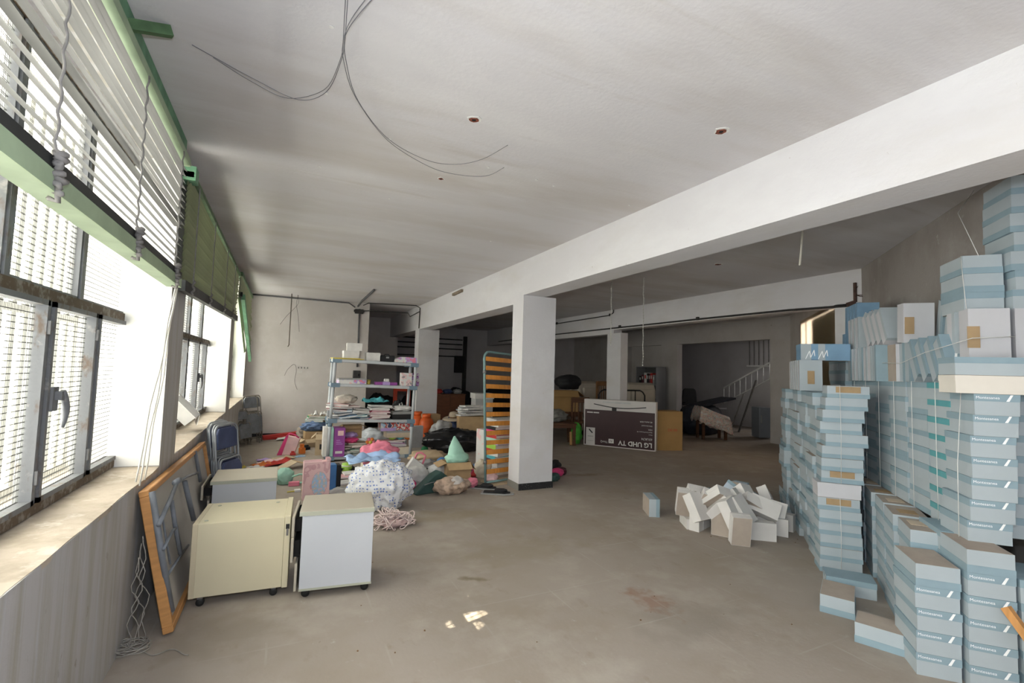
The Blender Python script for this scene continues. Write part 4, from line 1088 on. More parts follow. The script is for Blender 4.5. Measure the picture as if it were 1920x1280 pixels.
# third tier: heaps of garment packs and magazines
cols3 = ['palepink', 'white', 'lightblue', 'palegrey', 'rose', 'grey', 'lightblue', 'white', 'palepink', 'teal', 'navy', 'palegrey']
def heap(u0, u1, v0, v1, k, n, zstep, seed, cols_, place, size=(.30, .22), spread=12, tilt=6, z0=0, group='', names=('magazine', 'magazine')):
    rr = random.Random(seed)
    for i in range(n):
        c = cols_[i % len(cols_)]
        u = rr.uniform(u0, u1); v = rr.uniform(v0, v1)
        p = sp(u, v, k, z0 + i * zstep)
        slab('%s %s, %s from bottom %s' % (c.replace('pale', 'pale ').replace('light', 'light '), names[1], ('first','second','third','fourth','fifth','sixth','seventh','eighth','ninth','tenth','eleventh','twelfth','thirteenth','fourteenth')[i], place),
             p, size[0] * rr.uniform(.8, 1.1), size[1] * rr.uniform(.8, 1.1), zstep * .92, R(rr.uniform(-spread, spread)), pm(c, .45), names[1], names[0], (R(rr.uniform(-tilt, tilt)) * .3, R(rr.uniform(-tilt, tilt)) * .5), group)
heap(.10, .26, .14, .24, 1, 9, .027, 1, ['grey', 'lightblue', 'palegrey', 'navy', 'lightblue', 'rose', 'white', 'palepink', 'palepink'], 'at the left of the third shelf', (.34, .26), 22, 14, 0, 'garment packs at the left of the third shelf', ('garment_pack', 'garment pack'))
heap(.34, .42, .14, .22, 1, 6, .030, 2, ['lightblue', 'teal', 'grey', 'palegrey', 'white', 'grey'], 'left of centre on the third shelf', (.30, .24), 30, 22, 0, 'garment packs left of centre', ('garment_pack', 'garment pack'))
heap(.56, .60, .15, .20, 1, 9, .026, 3, ['pink', 'palepink', 'rose', 'palegrey', 'pink', 'hotpink', 'white', 'palegrey', 'white'], 'in the middle of the third shelf', (.34, .26), 8, 6, 0, 'garment packs in the middle of the third shelf', ('garment_pack', 'garment pack'))
cloth('turquoise cloth draped over the middle heap on the third shelf', sp(.53, .18, 1, .235), .40, .30, .15, pm('teal', .7), 'cloth', 'turquoise_cloth', 3, R(6))
blob('clear plastic bag with cream lace on the third shelf', *sp(.20, .24, 1, .245), .36, .24, .15, mat('cream lace', (.60, .55, .48), .8, .1, 12), 'bag', 'lace_bag', 5, .2, 3)
for i in range(3): slab('black folded garment, %s of three under the white bag' % ('lowest', 'middle', 'topmost')[i], sp(.86, .18, 1, .045 * i), .36, .28, .045, R(rnd.uniform(-4, 4)), pm(('black', 'black', 'grey')[i], .7), 'folded clothes', 'folded_garment', (0, 0), 'dark garments on the third shelf', False)
wb = blob('white plastic carrier bag on the dark garments', *sp(.87, .17, 1, .135), .36, .24, .10, pm('white', .4), 'bag', 'white_carrier_bag', 9, .3, 2.6)
MB().tube([(-.05, -.05, .06), (-.07, -.07, .13), (-.03, -.07, .16), (.0, -.05, .07)], .010, 6).build('handle', pm('white', .4), wb)
blob('black bundle behind the white carrier bag', *sp(.84, .30, 1, .10), .20, .14, .22, pm('black', .6), 'bag', 'black_bundle', 4)
for i in range(3):
    slab('white paper ream standing at the left rear of the third shelf, %s' % ('lowest', 'middle', 'topmost')[i], sp(.13, .36, 1, .20 + i * .05), .26, .10, .048, R(0), pm('white'), 'paper ream', 'paper_ream', (0, 0), 'paper reams on the third shelf', False)
# lower tier
for i, (c, w) in enumerate((('white', .055), ('palegrey', .05), ('mint', .05), ('purple', .17))):
    x = (.0, .055, .105, .16)[i] - .045
    p = sp((x + w/2) / SHW, .16 - .04 * (i == 3), 0, 0)
    o = thing('upright_box', '%s boxed game standing on end at the left of the bottom shelf' % c.replace('palegrey', 'pale grey'), 'game box', p, R(0), 'boxed games on end')
    MB().box((-w/2 + .001, -.14, 0), (w/2 - .001, .14, .46)).build('box_body', pm(c, .45), o)
    if c == 'purple':
        for q, zz in enumerate((.20, .23, .26)): MB().box((-.05, -.1415, zz), (.05 - .02 * q, -.1405, zz + .008)).build('printed_line', pm('lilac'), o)
        MB().box((-.03, -.1415, .34), (.06, -.1405, .42)).build('printed_picture', pm('palepink'), o)
        MB().box((-.06, -.1415, .05), (.05, -.1405, .09)).build('printed_logo_block', pm('white'), o)
heap(.32, .44, .12, .2, 0, 12, .017, 6, ['mint', 'palegrey', 'mint', 'beige', 'white', 'mint', 'beige', 'palekraft', 'palepink', 'beige', 'white', 'palekraft'], 'at the left of the bottom shelf', (.34, .26), 16, 8, 0, 'magazines at the left of the bottom shelf', ('magazine', 'magazine'))
blob('hot pink cloth on the magazines of the bottom shelf', *sp(.27, .12, 0, .205), .26, .20, .09, pm('hotpink', .7), 'cloth', 'pink_cloth', 8)
blob('lilac striped cloth above the hot pink one', *sp(.27, .16, 0, .275), .24, .18, .10, pm('lilac', .7), 'cloth', 'lilac_cloth', 12)
fl_ = thing('flower_toy', 'orange and pink flower toy on the bottom shelf', 'toy', sp(.50, .10, 0, .21))
for k in range(6):
    a = k * math.pi / 3; MB().lathe([(.0, -.012), (.034, -.006), (.034, .006), (.0, .012)], 10, 0, Matrix.Rotation(R(90), 4, 'X'), (.05 * math.cos(a), 0 + .05 * math.sin(a), 0)).build('petal', pm(('pink', 'orange')[k % 2]), fl_)
MB().lathe([(.0, -.02), (.03, -.014), (.03, .014), (.0, .02)], 12, 0, Matrix.Rotation(R(90), 4, 'X')).build('centre', pm('yellow'), fl_)
cb = carton('cream open crate full of books at the right of the bottom shelf', sp(.80, .16, 0)[0], sp(.80, .16, 0)[1], R(1), .52, .26, .12, pm('cream'), False, z=sp(.80, .16, 0)[2])
heap(.76, .84, .13, .18, 0, 5, .022, 7, ['lilac', 'palegrey', 'purple', 'white', 'rose'], 'on the crate of the bottom shelf', (.40, .26), 5, 4, .13, 'magazines on the crate', ('magazine', 'magazine'))
for i, (u, c) in enumerate(((.76, 'lime'), (.86, 'teal'), (.96, 'orange'))):
    o = thing('toy_bowl', '%s plastic toy bowl above the crate on the bottom shelf' % c, 'bowl', sp(u, .12, 0, .245), 0, 'toy bowls'); MB().lathe([(.03, 0), (.07, .03), (.075, .045), (.068, .045), (.03, .01)], 14).build('bowl', pm(c, .3), o); MB().lathe([(.077, .043), (.077, .049)], 14).build('rim', pm('white', .3), o)
o = thing('picture_box', 'brown and white boxed book set above the toy bowls', 'box', sp(.84, .16, 0, .295), R(1)); MB().box((-.23, -.13, 0), (.23, .13, .10)).build('box_body', pm('beige'), o); MB().box((-.23, -.131, .08), (.23, .13, .11)).build('lid', pm('grey'), o)
M_pic = printed('picture printed packaging', ['white', 'lightblue', 'grey', 'red', 'white', 'navy'], 11)
o = thing('printed_carton', 'white carton printed with small pictures under the third shelf', 'carton', sp(.80, .20, 0, .407), 0); MB().box((-.27, -.14, 0), (.27, .14, .14)).build('carton_body', M_pic, o); MB().box((-.27, -.142, .0), (-.02, -.14, .05)).build('purple_label', pm('lilac'), o)
o = carton('open kraft carton on the bottom shelf behind the purple box', *sp(.30, .30, 0, .26)[:2], R(3), .30, .18, .22, None, True, z=sp(.30, .30, 0, .26)[2])
slab('pale magazine lying on the floor under the shelving', tuple(fp(650, 905)), .28, .22, .02, R(20), pm('palegrey'), group='magazines under the shelving')
slab('rose magazine lying on the floor under the shelving', tuple(fp(655, 897) + Vector((0, 0, .021))), .26, .20, .02, R(-14), pm('rose'), group='magazines under the shelving')
slab('light grey magazine topmost on the floor under the shelving', tuple(fp(660, 893) + Vector((0, 0, .042))), .24, .20, .02, R(5), pm('white'), group='magazines under the shelving')

# ------------------------------------------------------------------ floor clutter on the left and centre
def at(px, py, z=0): return tuple(fp(px, py, z))
def lie(px, py): p = fp(px, py); return p.x, p.y
# window corner to the shelving
ub = thing('red_banner', 'long red folded banner lying by the far wall', 'banner', at(528, 822), R(8))
MB().bar((-.36, 0, .05), (.42, .08, .11), .16, .05).build('fold', pm('red', .5), ub); MB().bar((-.36, -.05, .03), (.30, .0, .05), .12, .06).build('lower_fold', pm('red', .5), ub)
cloth('white lace cloth on the floor by the red banner', at(545, 824), .50, .24, .07, pm('white', .8), 'cloth', 'lace_cloth', 2)
cloth('dark scrap of cloth by the far wall', at(577, 826), .26, .2, .10, pm('brown', .8), 'cloth', 'dark_cloth', 4)
pb = thing('gift_bag', 'white and hot pink gift bag on the floor under the window', 'bag', at(540, 852), R(-12))
MB().prism([(-.17, 0), (.10, 0), (.19, .29), (-.03, .33)], -.05, .05, 0, Matrix.Rotation(R(90), 4, 'X')).build('bag_body', pm('palepink', .4), pb, .006)
MB().prism([(-.17, .0), (-.09, .0), (.0, .325), (-.04, .33)], .050, .056, 0, Matrix.Rotation(R(90), 4, 'X')).build('pink_stripe', pm('hotpink', .4), pb)
MB().tube([(-.03, -.04, .32), (.02, -.05, .37), (.10, -.05, .35), (.17, -.04, .29)], .012, 6).build('trim', pm('hotpink', .4), pb)
for i, (px, py, c, l) in enumerate(((549, 853, 'red', 'red toy block beside the gift bag'), (563, 856, 'lightblue', 'light blue toy bar in front of the orange toy'), (566, 850, 'orange', 'orange toy figure beside the gift bag'), (574, 843, 'black', 'small black box in front of the cartons'))):
    w, h = ((.09, .07), (.16, .02), (.09, .17), (.13, .09))[i]
    o = thing('toy', l, 'toy', at(px, py), R(15 * i)); MB().box((-w/2, -.04, 0), (w/2, .04, h * .6)).build('body', pm(c, .4), o, .006); MB().box((-w/3, -.03, h * .6), (w/4, .03, h)).build('top_piece', pm(c, .4), o, .006)
x, y = lie(607, 853); c_ = carton('tall kraft carton marked on its side, left of the shelving', x, y + .15, R(-6), .26, .30, .36, pm('palekraft', .85), True)
MB().box((-.06, -.152, .10), (.02, -.1505, .19)).build('printed_mark', pm('black'), c_)
x, y = lie(578, 836); carton('kraft carton with a raised flap in front of the heap', x - .02, y - .1, R(25), .22, .22, .16, pm('palekraft', .85), True)
x, y = lie(588, 838); carton('low kraft carton at the bottom of the heap behind the shelving', x + .06, y + .25, R(4), .46, .34, .28, None, False)
x, y = lie(612, 836); c2 = carton('kraft carton with large letters on top of the heap', x - .02, y + .30, R(-4), .30, .26, .30, pm('palekraft', .85), False, z=.29)
lettering('UP', .10, pm('black'), c2, (-.10, -.1315, .19), (R(90), 0, 0), 'LEFT')
blob('blue denim cloth spilling over the low carton', at(592, 838)[0] - .05, at(592, 838)[1] + .22, .29, .44, .32, .18, mat('denim', (.14, .21, .36), .8, .25, 9, stretch=(1, 8, 1)), 'clothes', 'denim_cloth', 6, .3, 2.5, ridge=.2)
for i, (c, dz) in enumerate((('mint', .46), ('white', .50), ('green', .535), ('palekraft', .55))):
    p = fp(588, 838); slab('%s book in the pile on the denim cloth' % c.replace('palekraft', 'light brown'), (p.x + .02 * i, p.y + .25, dz), .32, .24, .03 if i else .04, R(4 * i - 6), pm(c), 'book', 'book', (0, R(2)), 'books on the heap behind the shelving')
blob('grey crumpled cloth sloping down to the far wall', at(575, 830)[0], at(575, 830)[1] + .1, 0, .36, .4, .34, mat('grey stained cloth', (.33, .28, .24), .8, .3, 6), 'cloth', 'grey_cloth', 15, .35)
cloth('white crumpled sheet over the heap beside the denim', (at(602, 838)[0] - .02, at(602, 838)[1] + .35, .50), .34, .26, .16, pm('white', .8), 'cloth', 'white_sheet', 31)
blob('clear bag of rags behind the shelving near the door', at(705, 838)[0], at(705, 838)[1] + .2, 0, .60, .5, .34, mat('white blue rags', (.55, .58, .62), .4, .2, 5), 'bag', 'rag_bag', 22, .3)
# paper hearts and hats
M_h = printed('heart printed paper', ['red', 'palepink', 'red', 'pink'], 8)
for i, (px, py, c, w, d, rz, l) in enumerate(((462, 884, 'red', .30, .24, 20, 'red paper disc nearest the folding chairs'), (478, 879, 'white', .26, .20, -30, 'white rounded card on the red papers'), (497, 875, 'orange', .34, .2, 30, 'orange red curled paper in the middle of the litter'), (495, 864, 'lilac', .22, .14, 10, 'lilac paper heart on the floor'),
        (512, 868, 'palepink', .5, .22, 35, 'pale pink long paper strip'), (520, 872, 'red', .52, .18, 32, 'long dark red paper strip beside the torn kraft piece'), (530, 861, 'palekraft', .34, .16, 30, 'peach coloured folded paper on the floor'), (452, 880, 'yellow', .14, .12, 60, 'yellow scrap nearest the chairs'), (440, 866, 'brown', .18, .05, -20, 'thin brown splinter on the bare floor'))):
    cloth(l, at(px, py), w, d, .05 + .02 * (i % 3), pm(c, .6), 'paper', 'paper_scrap', 40 + i, R(rz), 8, group='coloured paper litter on the floor')
kt_ = thing('torn_carton', 'torn folded kraft carton piece on the floor', 'carton', at(552, 877), R(20))
MB().box((-.24, -.10, .0), (.0, .14, .006)).build('panel', pm('palekraft', .85), kt_, 0, (0, 0, .10), (0, R(-24), 0)); MB().box((0, -.10, 0), (.26, .12, .006)).build('panel', pm('kraft', .85), kt_, 0, (0, 0, .10), (0, R(18), 0)); MB().box((-.05, -.18, 0), (.12, -.10, .004)).build('flap', pm('palekraft', .85), kt_, 0, (0, 0, .05), (R(40), 0, 0))
mb_ = thing('mint_toy_bag', 'mint green toy handbag lying on the floor', 'toy bag', at(533, 908), R(5))
blob('', .0, .0, 0, .22, .16, .22, pm('mint', .4), '', 'bag_body', 3, .15, parent=mb_)
MB().tube([(.08, -.05, .10), (.17, -.06, .13), (.24, -.06, .12), (.26, -.06, .04), (.20, -.06, .02), (.10, -.06, .02)], .012, 6).build('handle', pm('mint', .4), mb_)
blob('dull rose striped ball bag beside the mint toy bag', *at(521, 905), .18, .16, .18, mat('rose striped', (.40, .26, .25), .5, .3, 14), 'bag', 'round_bag', 8, .08)
tag(MB().box((-.065, -.02, 0), (.065, .02, .06)).build('pink_soap', pm('pink', .4), None, .008, at(551, 911)), 'small pink box in front of the mint bag', 'box')
o = thing('toy_tool', 'small yellow and white toy on the floor', 'toy', at(555, 922), R(10)); MB().tube([(-.10, 0, .012), (.10, 0, .014)], .008, 6).build('rod', pm('yellow', .4), o); MB().box((-.02, -.03, 0), (.05, .03, .03)).build('grip', pm('white', .4), o, .004)
# pink doll box
M_doll = printed('doll carton print', ['palepink', 'palepink', 'palepink', 'rose', 'palepink'], 6)
p = fp(592, 936); db = thing('doll_carton', 'tall pale pink doll box with an oval picture standing on the floor', 'toy box', (p.x, p.y, 0), R(3))
MB().box((-.145, 0, 0), (.145, .13, .43)).build('carton_body', M_doll, db, .003)
MB().box((.10, -.002, .43), (.145, .12, .465)).box((-.145, .03, .43), (.05, .034, .455)).build('torn_flap', M_doll, db)
ov = [( .030 + .088 * math.cos(k * math.pi / 12), .175 + .145 * math.sin(k * math.pi / 12)) for k in range(24)]
MB().prism(ov, .0012, .0016, 0, Matrix.Rotation(R(90), 4, 'X')).build('oval_print', pm('rose'), db)
MB().prism([(x * .95 + .0015, .175 + (y - .175) * .96) for x, y in ov], .0016, .0022, 0, Matrix.Rotation(R(90), 4, 'X')).build('picture', printed('pale picture', ['palepink', 'palegrey', 'lightblue', 'palepink'], 22), db)
MB().prism([(-.04 + .03 * math.cos(a), .37 + .03 * math.sin(a)) for a in [k * .6 for k in range(10)]], .0012, .0018, 0, Matrix.Rotation(R(90), 4, 'X')).build('round_print', pm('rose'), db)
p = fp(622, 922); bb = thing('blue_box', 'blue box with dark side leaning beside the pink doll box', 'box', (p.x, p.y, 0), R(4))
MB().box((-.055, 0, 0), (.045, .16, .33)).build('panel_front', pm('blue', .4), bb, .003); MB().box((.046, 0, .0), (.10, .16, .32)).build('panel_side', pm('black', .5), bb, .003)
cloth('black garment thrown over the floor at the left foot of the shelving', at(640, 885), .42, .26, .12, pm('black', .8), 'clothes', 'black_garment', 21)
cloth('grey sheet of wrapping paper on the floor before the shelving', at(644, 925), .50, .42, .07, mat('grey wrapping paper', (.40, .39, .37), .6, .06, 6), 'paper', 'wrapping_paper', 27, R(20))
o = thing('plastic_tub', 'clear green plastic tub on the floor before the shelving', 'tub', at(650, 886)); MB().lathe([(.06, 0), (.075, .06), (.078, .10), (.07, .14)], 16).build('tub_body', pm('lime', .3), o); MB().lathe([(.08, .10), (.08, .115)], 16).build('rim', pm('white', .3), o)
# white dotted bundle with satin and pink cloth
M_dot = dotted('white cloth with blue dots', (.74, .75, .78), (.16, .24, .55), 30)
bd = blob('large white bundle of blue-dotted cloth on the floor', *at(714, 952), .66, .50, .50, M_dot, 'cloth bundle', 'dotted_bundle', 11, .14, 1.9, 5, ridge=.24)
x, y, _ = at(700, 940); cloth('shiny light blue satin draped over the dotted bundle', (x - .03, y + .02, .42), .60, .46, .17, mat('light blue satin', (.36, .52, .78), .28, .2, 6, spec=.6), 'cloth', 'satin_cloth', 33)
blob('bright pink cloth behind the blue satin', x + .10, y + .32, .36, .44, .30, .26, pm('pink', .7), 'cloth', 'pink_cloth', 17, .3, ridge=.3)
# fix the group above the floor: the pink cloth rests on a white box hidden behind
x2, y2, _ = at(712, 905); carton('pale carton hidden behind the dotted bundle', x2, y2 + .25, 0, .4, .3, .34, pm('cream'), False)
tb = thing('toilet_bag', 'white beach bag with a pink handle beside the dotted bundle', 'bag', (at(768, 905)[0], at(768, 905)[1], .14), 0, rot=(0, R(28), R(-8)))
MB().prism([(-.10, -.10), (.10, -.12), (.12, .17), (-.07, .20)], -.06, .06, 0, Matrix.Rotation(R(90), 4, 'X')).build('bag_body', pm('white', .4), tb, .008)
MB().tube([(-.04, -.02, .19), (-.05, -.02, .27), (.0, -.02, .30), (.07, -.02, .29), (.09, -.02, .18)], .014, 8).build('handle', pm('pink', .4), tb)
blob('clear bag with white soft stuffing beside the dotted bundle', *at(780, 912), .34, .28, .27, mat('clear bag stuffing', (.60, .60, .58), .35, .15, 7), 'bag', 'stuffing_bag', 14, .16)
blob('small hot pink bag at the right foot of the dotted bundle', *at(768, 922), .15, .13, .16, pm('hotpink', .5), 'bag', 'small_pink_bag', 16, .2)
M_net = mat('pale pink net', (.78, .64, .61), .5, .08, 9)
nb = thing('net_bag', 'heap of pale pink plastic netting on the floor before the bundle', 'netting', at(742, 992))
for i in range(64):
    rr = random.Random(100 + i); a = rr.uniform(0, 6.28); r0 = rr.uniform(0, .17); cx_, cy_ = r0 * math.cos(a) * 1.25, .12 + r0 * math.sin(a) * .8
    hz = .02 + .10 * (1 - r0 / .19) * rr.uniform(.5, 1.2); rad = rr.uniform(.045, .10)
    Mr = Euler((rr.uniform(-.9, .9), rr.uniform(-.9, .9), rr.uniform(0, 6))).to_matrix()
    pts = [];
    for k in range(14):
        t = k * 2 * math.pi / 14; v = Mr @ Vector((rad * math.cos(t), rad * (.6 + .3 * math.sin(i)) * math.sin(t), 0)); pts.append((cx_ + v.x, cy_ + v.y, max(.006, hz + v.z)))
    MB().tube(pts, .0055, 4, closed=True).build('net_loop', M_net, nb)
blob('', .0, .09, 0, .26, .18, .08, mat('rose netting core', (.55, .40, .38), .8, .2, 18), '', 'net_core', 41, .2, 4, parent=nb)

# ------------------------------------------------------------------ around the column: bed base, cartons, bags
M_bt = mat('grey green bed tube', (.17, .27, .27), .4, .1, 8)
M_bs = mat('orange plywood slat', (.60, .25, .05), .35, .12, 6, stretch=(6, 1, 1))
pA = fp(910, 912); 
bedM = Vector((pA.x, pA.y, 0))
bed = thing('slatted_bed_base', 'slatted bed base with orange slats standing behind the column', 'bed base', tuple(bedM), 0, rot=(R(-5.5), R(2.2), R(22)))
Hh, Wd = 1.83, .90
def bpt(x, z): return (x, 0, z)
r = .10
pts = [bpt(0, 0), bpt(0, Hh - r)] + [bpt(r - r * math.cos(a), Hh - r + r * math.sin(a)) for a in (R(22), R(45), R(68), R(90))] + [bpt(Wd - r, Hh)] + [bpt(Wd - r + r * math.sin(a), Hh - r + r * math.cos(a)) for a in (R(22), R(45), R(68), R(90))] + [bpt(Wd, 0)]
MB().tube(pts, .017, 9).build('tube_frame', M_bt, bed)
MB().tube([(0, 0, .05), (Wd, 0, .05)], .015, 8).build('end_tube', M_bt, bed)
for k in range(13):
    z = .16 + k * .128
    mb = MB()
    vs = []; n = 8
    for i in range(n + 1):
        x = .02 + (Wd - .04) * i / n; bow = -.02 * math.sin(math.pi * i / n)
        vs += [(x, -.012 + bow, z), (x, -.004 + bow, z), (x, -.004 + bow, z + .062), (x, -.012 + bow, z + .062)]
    fs = []
    for i in range(n):
        a = i * 4; b = a + 4
        fs += [(a, a+1, b+1, b), (a+1, a+2, b+2, b+1), (a+2, a+3, b+3, b+2), (a+3, a, b, b+3)]
    fs += [(3, 2, 1, 0), (n*4, n*4+1, n*4+2, n*4+3)]
    mb.add(vs, fs).build('slat', M_bs, bed)
for z in (.30, 1.52): MB().lathe([(.024, 0), (.024, .04)], 10, 0, None, (0, 0, z)).build('tube_joint', mat('castor steel', (.25, .25, .26), .35, .1, 8, metal=.8), bed)
# things behind the slats
x, y = lie(905, 880); tw = thing('tall_white_box', 'tall white box printed with flowers behind the bed base', 'box', (x + .1, y - .05, 0), R(14))
MB().box((-.10, 0, 0), (.12, .25, .62)).build('box_body', printed('white flower print', ['white', 'white', 'white', 'palepink'], 8), tw, .003); MB().prism([(.0 + .03 * math.cos(a), .2 + .05 * math.sin(a)) for a in [k * .7 for k in range(9)]], .0005, .002, 0, Matrix.Rotation(R(90), 4, 'X')).build('flower_print', pm('pink'), tw)
rr = random.Random(55)
stk_cols = ['white', 'palegrey', 'white', 'maroon', 'teal', 'white', 'red', 'lime', 'lilac', 'mint', 'red', 'palegrey', 'hotpink', 'black', 'white', 'palegrey']
bx_, by_ = lie(945, 888); z = 0
for i, c in enumerate(stk_cols):
    h = (.05, .06, .07, .04, .05, .06, .04, .07, .05, .04, .05, .04, .03, .05, .06, .05)[i]
    slab('%s packed item, %s from the floor behind the bed slats' % (c.replace('pale', 'pale ').replace('hotpink', 'hot pink'), ('first','second','third','fourth','fifth','sixth','seventh','eighth','ninth','tenth','eleventh','twelfth','thirteenth','fourteenth','fifteenth','sixteenth')[i]),
         (bx_ + rr.uniform(-.03, .03), by_ + .10 + rr.uniform(-.03, .03), z), .44 * rr.uniform(.8, 1), .32, h, R(12 + rr.uniform(-8, 8)), pm(c, .5), 'packed goods', 'packed_item', (0, 0), 'packed goods piled behind the bed base')
    z += h + .001
x, y = lie(885, 838); bc = carton('large closed kraft carton between the two columns', x + .15, y + .35, R(-14), .66, .60, .60, None, False)
M_news = printed('newspaper pile print', ['white', 'grey', 'palegrey', 'cream', 'lightblue'], 12)
for i in range(7):
    slab('newspaper, %s from the bottom on the large kraft carton' % ('first', 'second', 'third', 'fourth', 'fifth', 'sixth', 'seventh')[i], (x + .04 + rr.uniform(-.05, .05), y + .28 + rr.uniform(-.04, .04), .61 + i * .03), .46, .32, .028, R(rr.uniform(-25, 25)), M_news if i % 2 else pm('white'), 'newspaper', 'newspaper', (R(rr.uniform(-4, 4)), R(rr.uniform(-4, 4))), 'newspapers on the large carton')
o = thing('white_bin', 'white lidded box behind the newspapers', 'box', (x + .60, y + 1.02, .0), R(-6)); MB().box((-.2, -.2, 0), (.2, .2, .92)).build('box_body', pm('palegrey'), o); MB().box((-.22, -.22, .92), (.22, .22, 1.04)).build('lid', pm('white'), o)
slab('white sheaf on the right end of the large carton', (x + .42, y + .34, .612), .28, .36, .06, R(-14), pm('white'), 'papers', 'paper_sheaf')
_n = fp(858, 826)
hat_ = thing('straw_hat', 'straw coloured sun hat lying on the dark garments', 'hat', (_n.x - .12, _n.y - .05, .50), 0, rot=(R(6), R(-5), 0))
MB().lathe([(.10, 0), (.22, .0), (.25, -.02), (.255, -.012), (.22, .012), (.11, .02)], 20).build('brim', pm('beige', .8), hat_)
MB().lathe([(.115, .01), (.11, .08), (.09, .125), (.05, .14), (.0, .142)], 18).build('crown', pm('beige', .8), hat_)
MB().lathe([(.119, .015), (.118, .045)], 18).build('band', pm('brown', .7), hat_)
bk = blob('big black rubbish bag slumped before the large carton', *(lambda p: (p.x, p.y, 0))(fp(850, 846)), 1.10, .60, .42, mat('black bin liner', (.012, .013, .015), .25, .2, 8, spec=.6), 'bag', 'black_rubbish_bag', 19, .3, 1.8, ridge=.25)
blob('navy garment heap under the straw hat', *(lambda p: (p.x - .12, p.y - .05, .0))(fp(858, 826)), .42, .36, .54, pm('navy', .7), 'clothes', 'navy_garment', 51, .2)
blob('white carrier bags tied up beside the gas cylinder', *(lambda p: (p.x, p.y, 0))(fp(826, 836)), .46, .40, .48, pm('palegrey', .35), 'bag', 'carrier_bag', 52, .35, 2.2, ridge=.3)
cc = carton('small brown carton behind the carrier bags', *(lambda p: (p.x, p.y + .25))(fp(812, 826)), R(5), .34, .3, .55, None, False)
def cylinder_gas(label, px, py, h, dx=0):
    p = fp(px, py); t = thing('gas_cylinder', label, 'gas cylinder', (p.x, p.y, 0), 0)
    MB().lathe([(.13, 0), (.15, .02), (.152, .10), (.156, .11), (.152, .12), (.152, .30), (.156, .31), (.152, .32), (.15, .42), (.12, .49), (.06, .52)], 20).build('body', mat('orange gas paint', (.72, .13, .03), .4, .12, 6), t)
    MB().lathe([(.09, 0), (.095, .09), (.085, .09), (.08, 0)], 16, 0, None, (0, 0, .50)).build('collar', mat('orange gas paint', (.72, .13, .03), .4, .12, 6), t)
    MB().lathe([(.02, 0), (.02, .07)], 8, 0, None, (0, 0, .52)).build('valve', pm('brown'), t)
cylinder_gas('orange gas cylinder in front of the second column', 798, 828, .5); cylinder_gas('orange gas cylinder half hidden behind the shelving', 782, 821, .5)
slab('white appliance panel standing behind the shelving post', (at(779, 838)[0], at(779, 838)[1], .0), .25, .12, .42, R(3), pm('palegrey'), 'box', 'white_panel_box', pages=False)
# nearer cluster
x, y = lie(858, 908); gc = carton('open kraft carton holding the mint carrier bag', x, y + .10, R(-3), .34, .30, .30, pm('kraft', .85), True, flaps=(1, 0, 1, 1))
mg = blob('mint green carrier bag standing in the kraft carton', x + .01, y + .08, .24, .34, .22, .20, pm('mint', .35), 'bag', 'mint_carrier_bag', 60, .12)
cn = MB(); vs = []; 
for k in range(12):
    a = 2 * math.pi * k / 12; vs.append((.15 * math.cos(a), .09 * math.sin(a), .10))
vs2 = [(-.05 + .012 * math.cos(2 * math.pi * k / 12), .01 * math.sin(2 * math.pi * k / 12), .40) for k in range(12)]
mid = [(-.03 + .09 * math.cos(2 * math.pi * k / 12) * (1 + .1 * (k % 2)), .055 * math.sin(2 * math.pi * k / 12), .25) for k in range(12)]
cn.add(vs + mid + vs2, [(i + 12 * j, (i + 1) % 12 + 12 * j, (i + 1) % 12 + 12 * (j + 1), i + 12 * (j + 1)) for j in (0, 1) for i in range(12)], 0, True); cn.build('gathered_neck', pm('mint', .35), mg)
pkb = thing('pink_trimmed_bag', 'brown paper bag with hot pink trim leaning on the kraft carton', 'bag', at(862, 902), R(-6))
MB().prism([(-.15, .0), (.14, .0), (.17, .16), (-.14, .27)], -.03, .03, 0, Matrix.Rotation(R(90), 4, 'X')).build('bag_body', pm('kraft', .7), pkb, .004)
MB().tube([(-.14, -.03, .27), (.02, -.04, .24), (.18, -.03, .15), (.10, -.04, .05), (.02, -.035, .0)], .012, 6).build('pink_trim', pm('hotpink', .5), pkb)
for i, (lab, px, py, sx, sy, sz, c, cat, nm, sd) in enumerate((
    ('brown paper heap behind the dotted bundle', 802, 866, .62, .4, .20, 'palekraft', 'paper', 'brown_paper', 61), ('small green ball on the brown paper heap', 796, 850, .13, .13, .14, 'green', 'ball', 'green_ball', 62),
    ('grey cushion on black clothes right of the beach bag', 800, 884, .36, .28, .18, 'grey', 'cushion', 'grey_cushion', 63), ('black clothes under the grey cushion', 798, 892, .5, .22, .10, 'black', 'clothes', 'black_clothes', 64),
    ('blue and teal ball in the middle of the clutter', 828, 880, .19, .19, .19, 'blue', 'ball', 'blue_ball', 65), ('red and orange scraps between the bags', 806, 900, .30, .16, .10, 'red', 'paper', 'red_scraps', 66),
    ('white plastic bag behind the dark green handbag', 822, 905, .34, .22, .26, 'palegrey', 'bag', 'white_plastic_bag', 67), ('pink crumpled ball left of the dark slippers', 884, 914, .16, .14, .13, 'pink', 'cloth', 'pink_ball', 69),
    ('dark red shoe under the bed base', 890, 893, .24, .18, .12, 'red', 'shoe', 'red_shoe', 70), ('blue bundle under the bed base', 890, 884, .14, .14, .12, 'blue', 'cloth', 'blue_bundle', 71), ('white lace bundle at the foot of the bed base', 905, 895, .28, .2, .26, 'cream', 'cloth', 'lace_bundle', 72),
    ('pale pink plush at the foot of the slats', 920, 905, .2, .16, .14, 'palepink', 'plush toy', 'pink_plush', 73))):
    m_ = pm(c, .5)
    blob(lab, *at(px, py), sx, sy, sz, m_, cat, nm, sd, .05 if 'ball' in nm and 'pink' not in nm else .25)
hb = thing('handbag', 'dark green handbag lying on its side on the floor', 'handbag', at(808, 922), R(14))
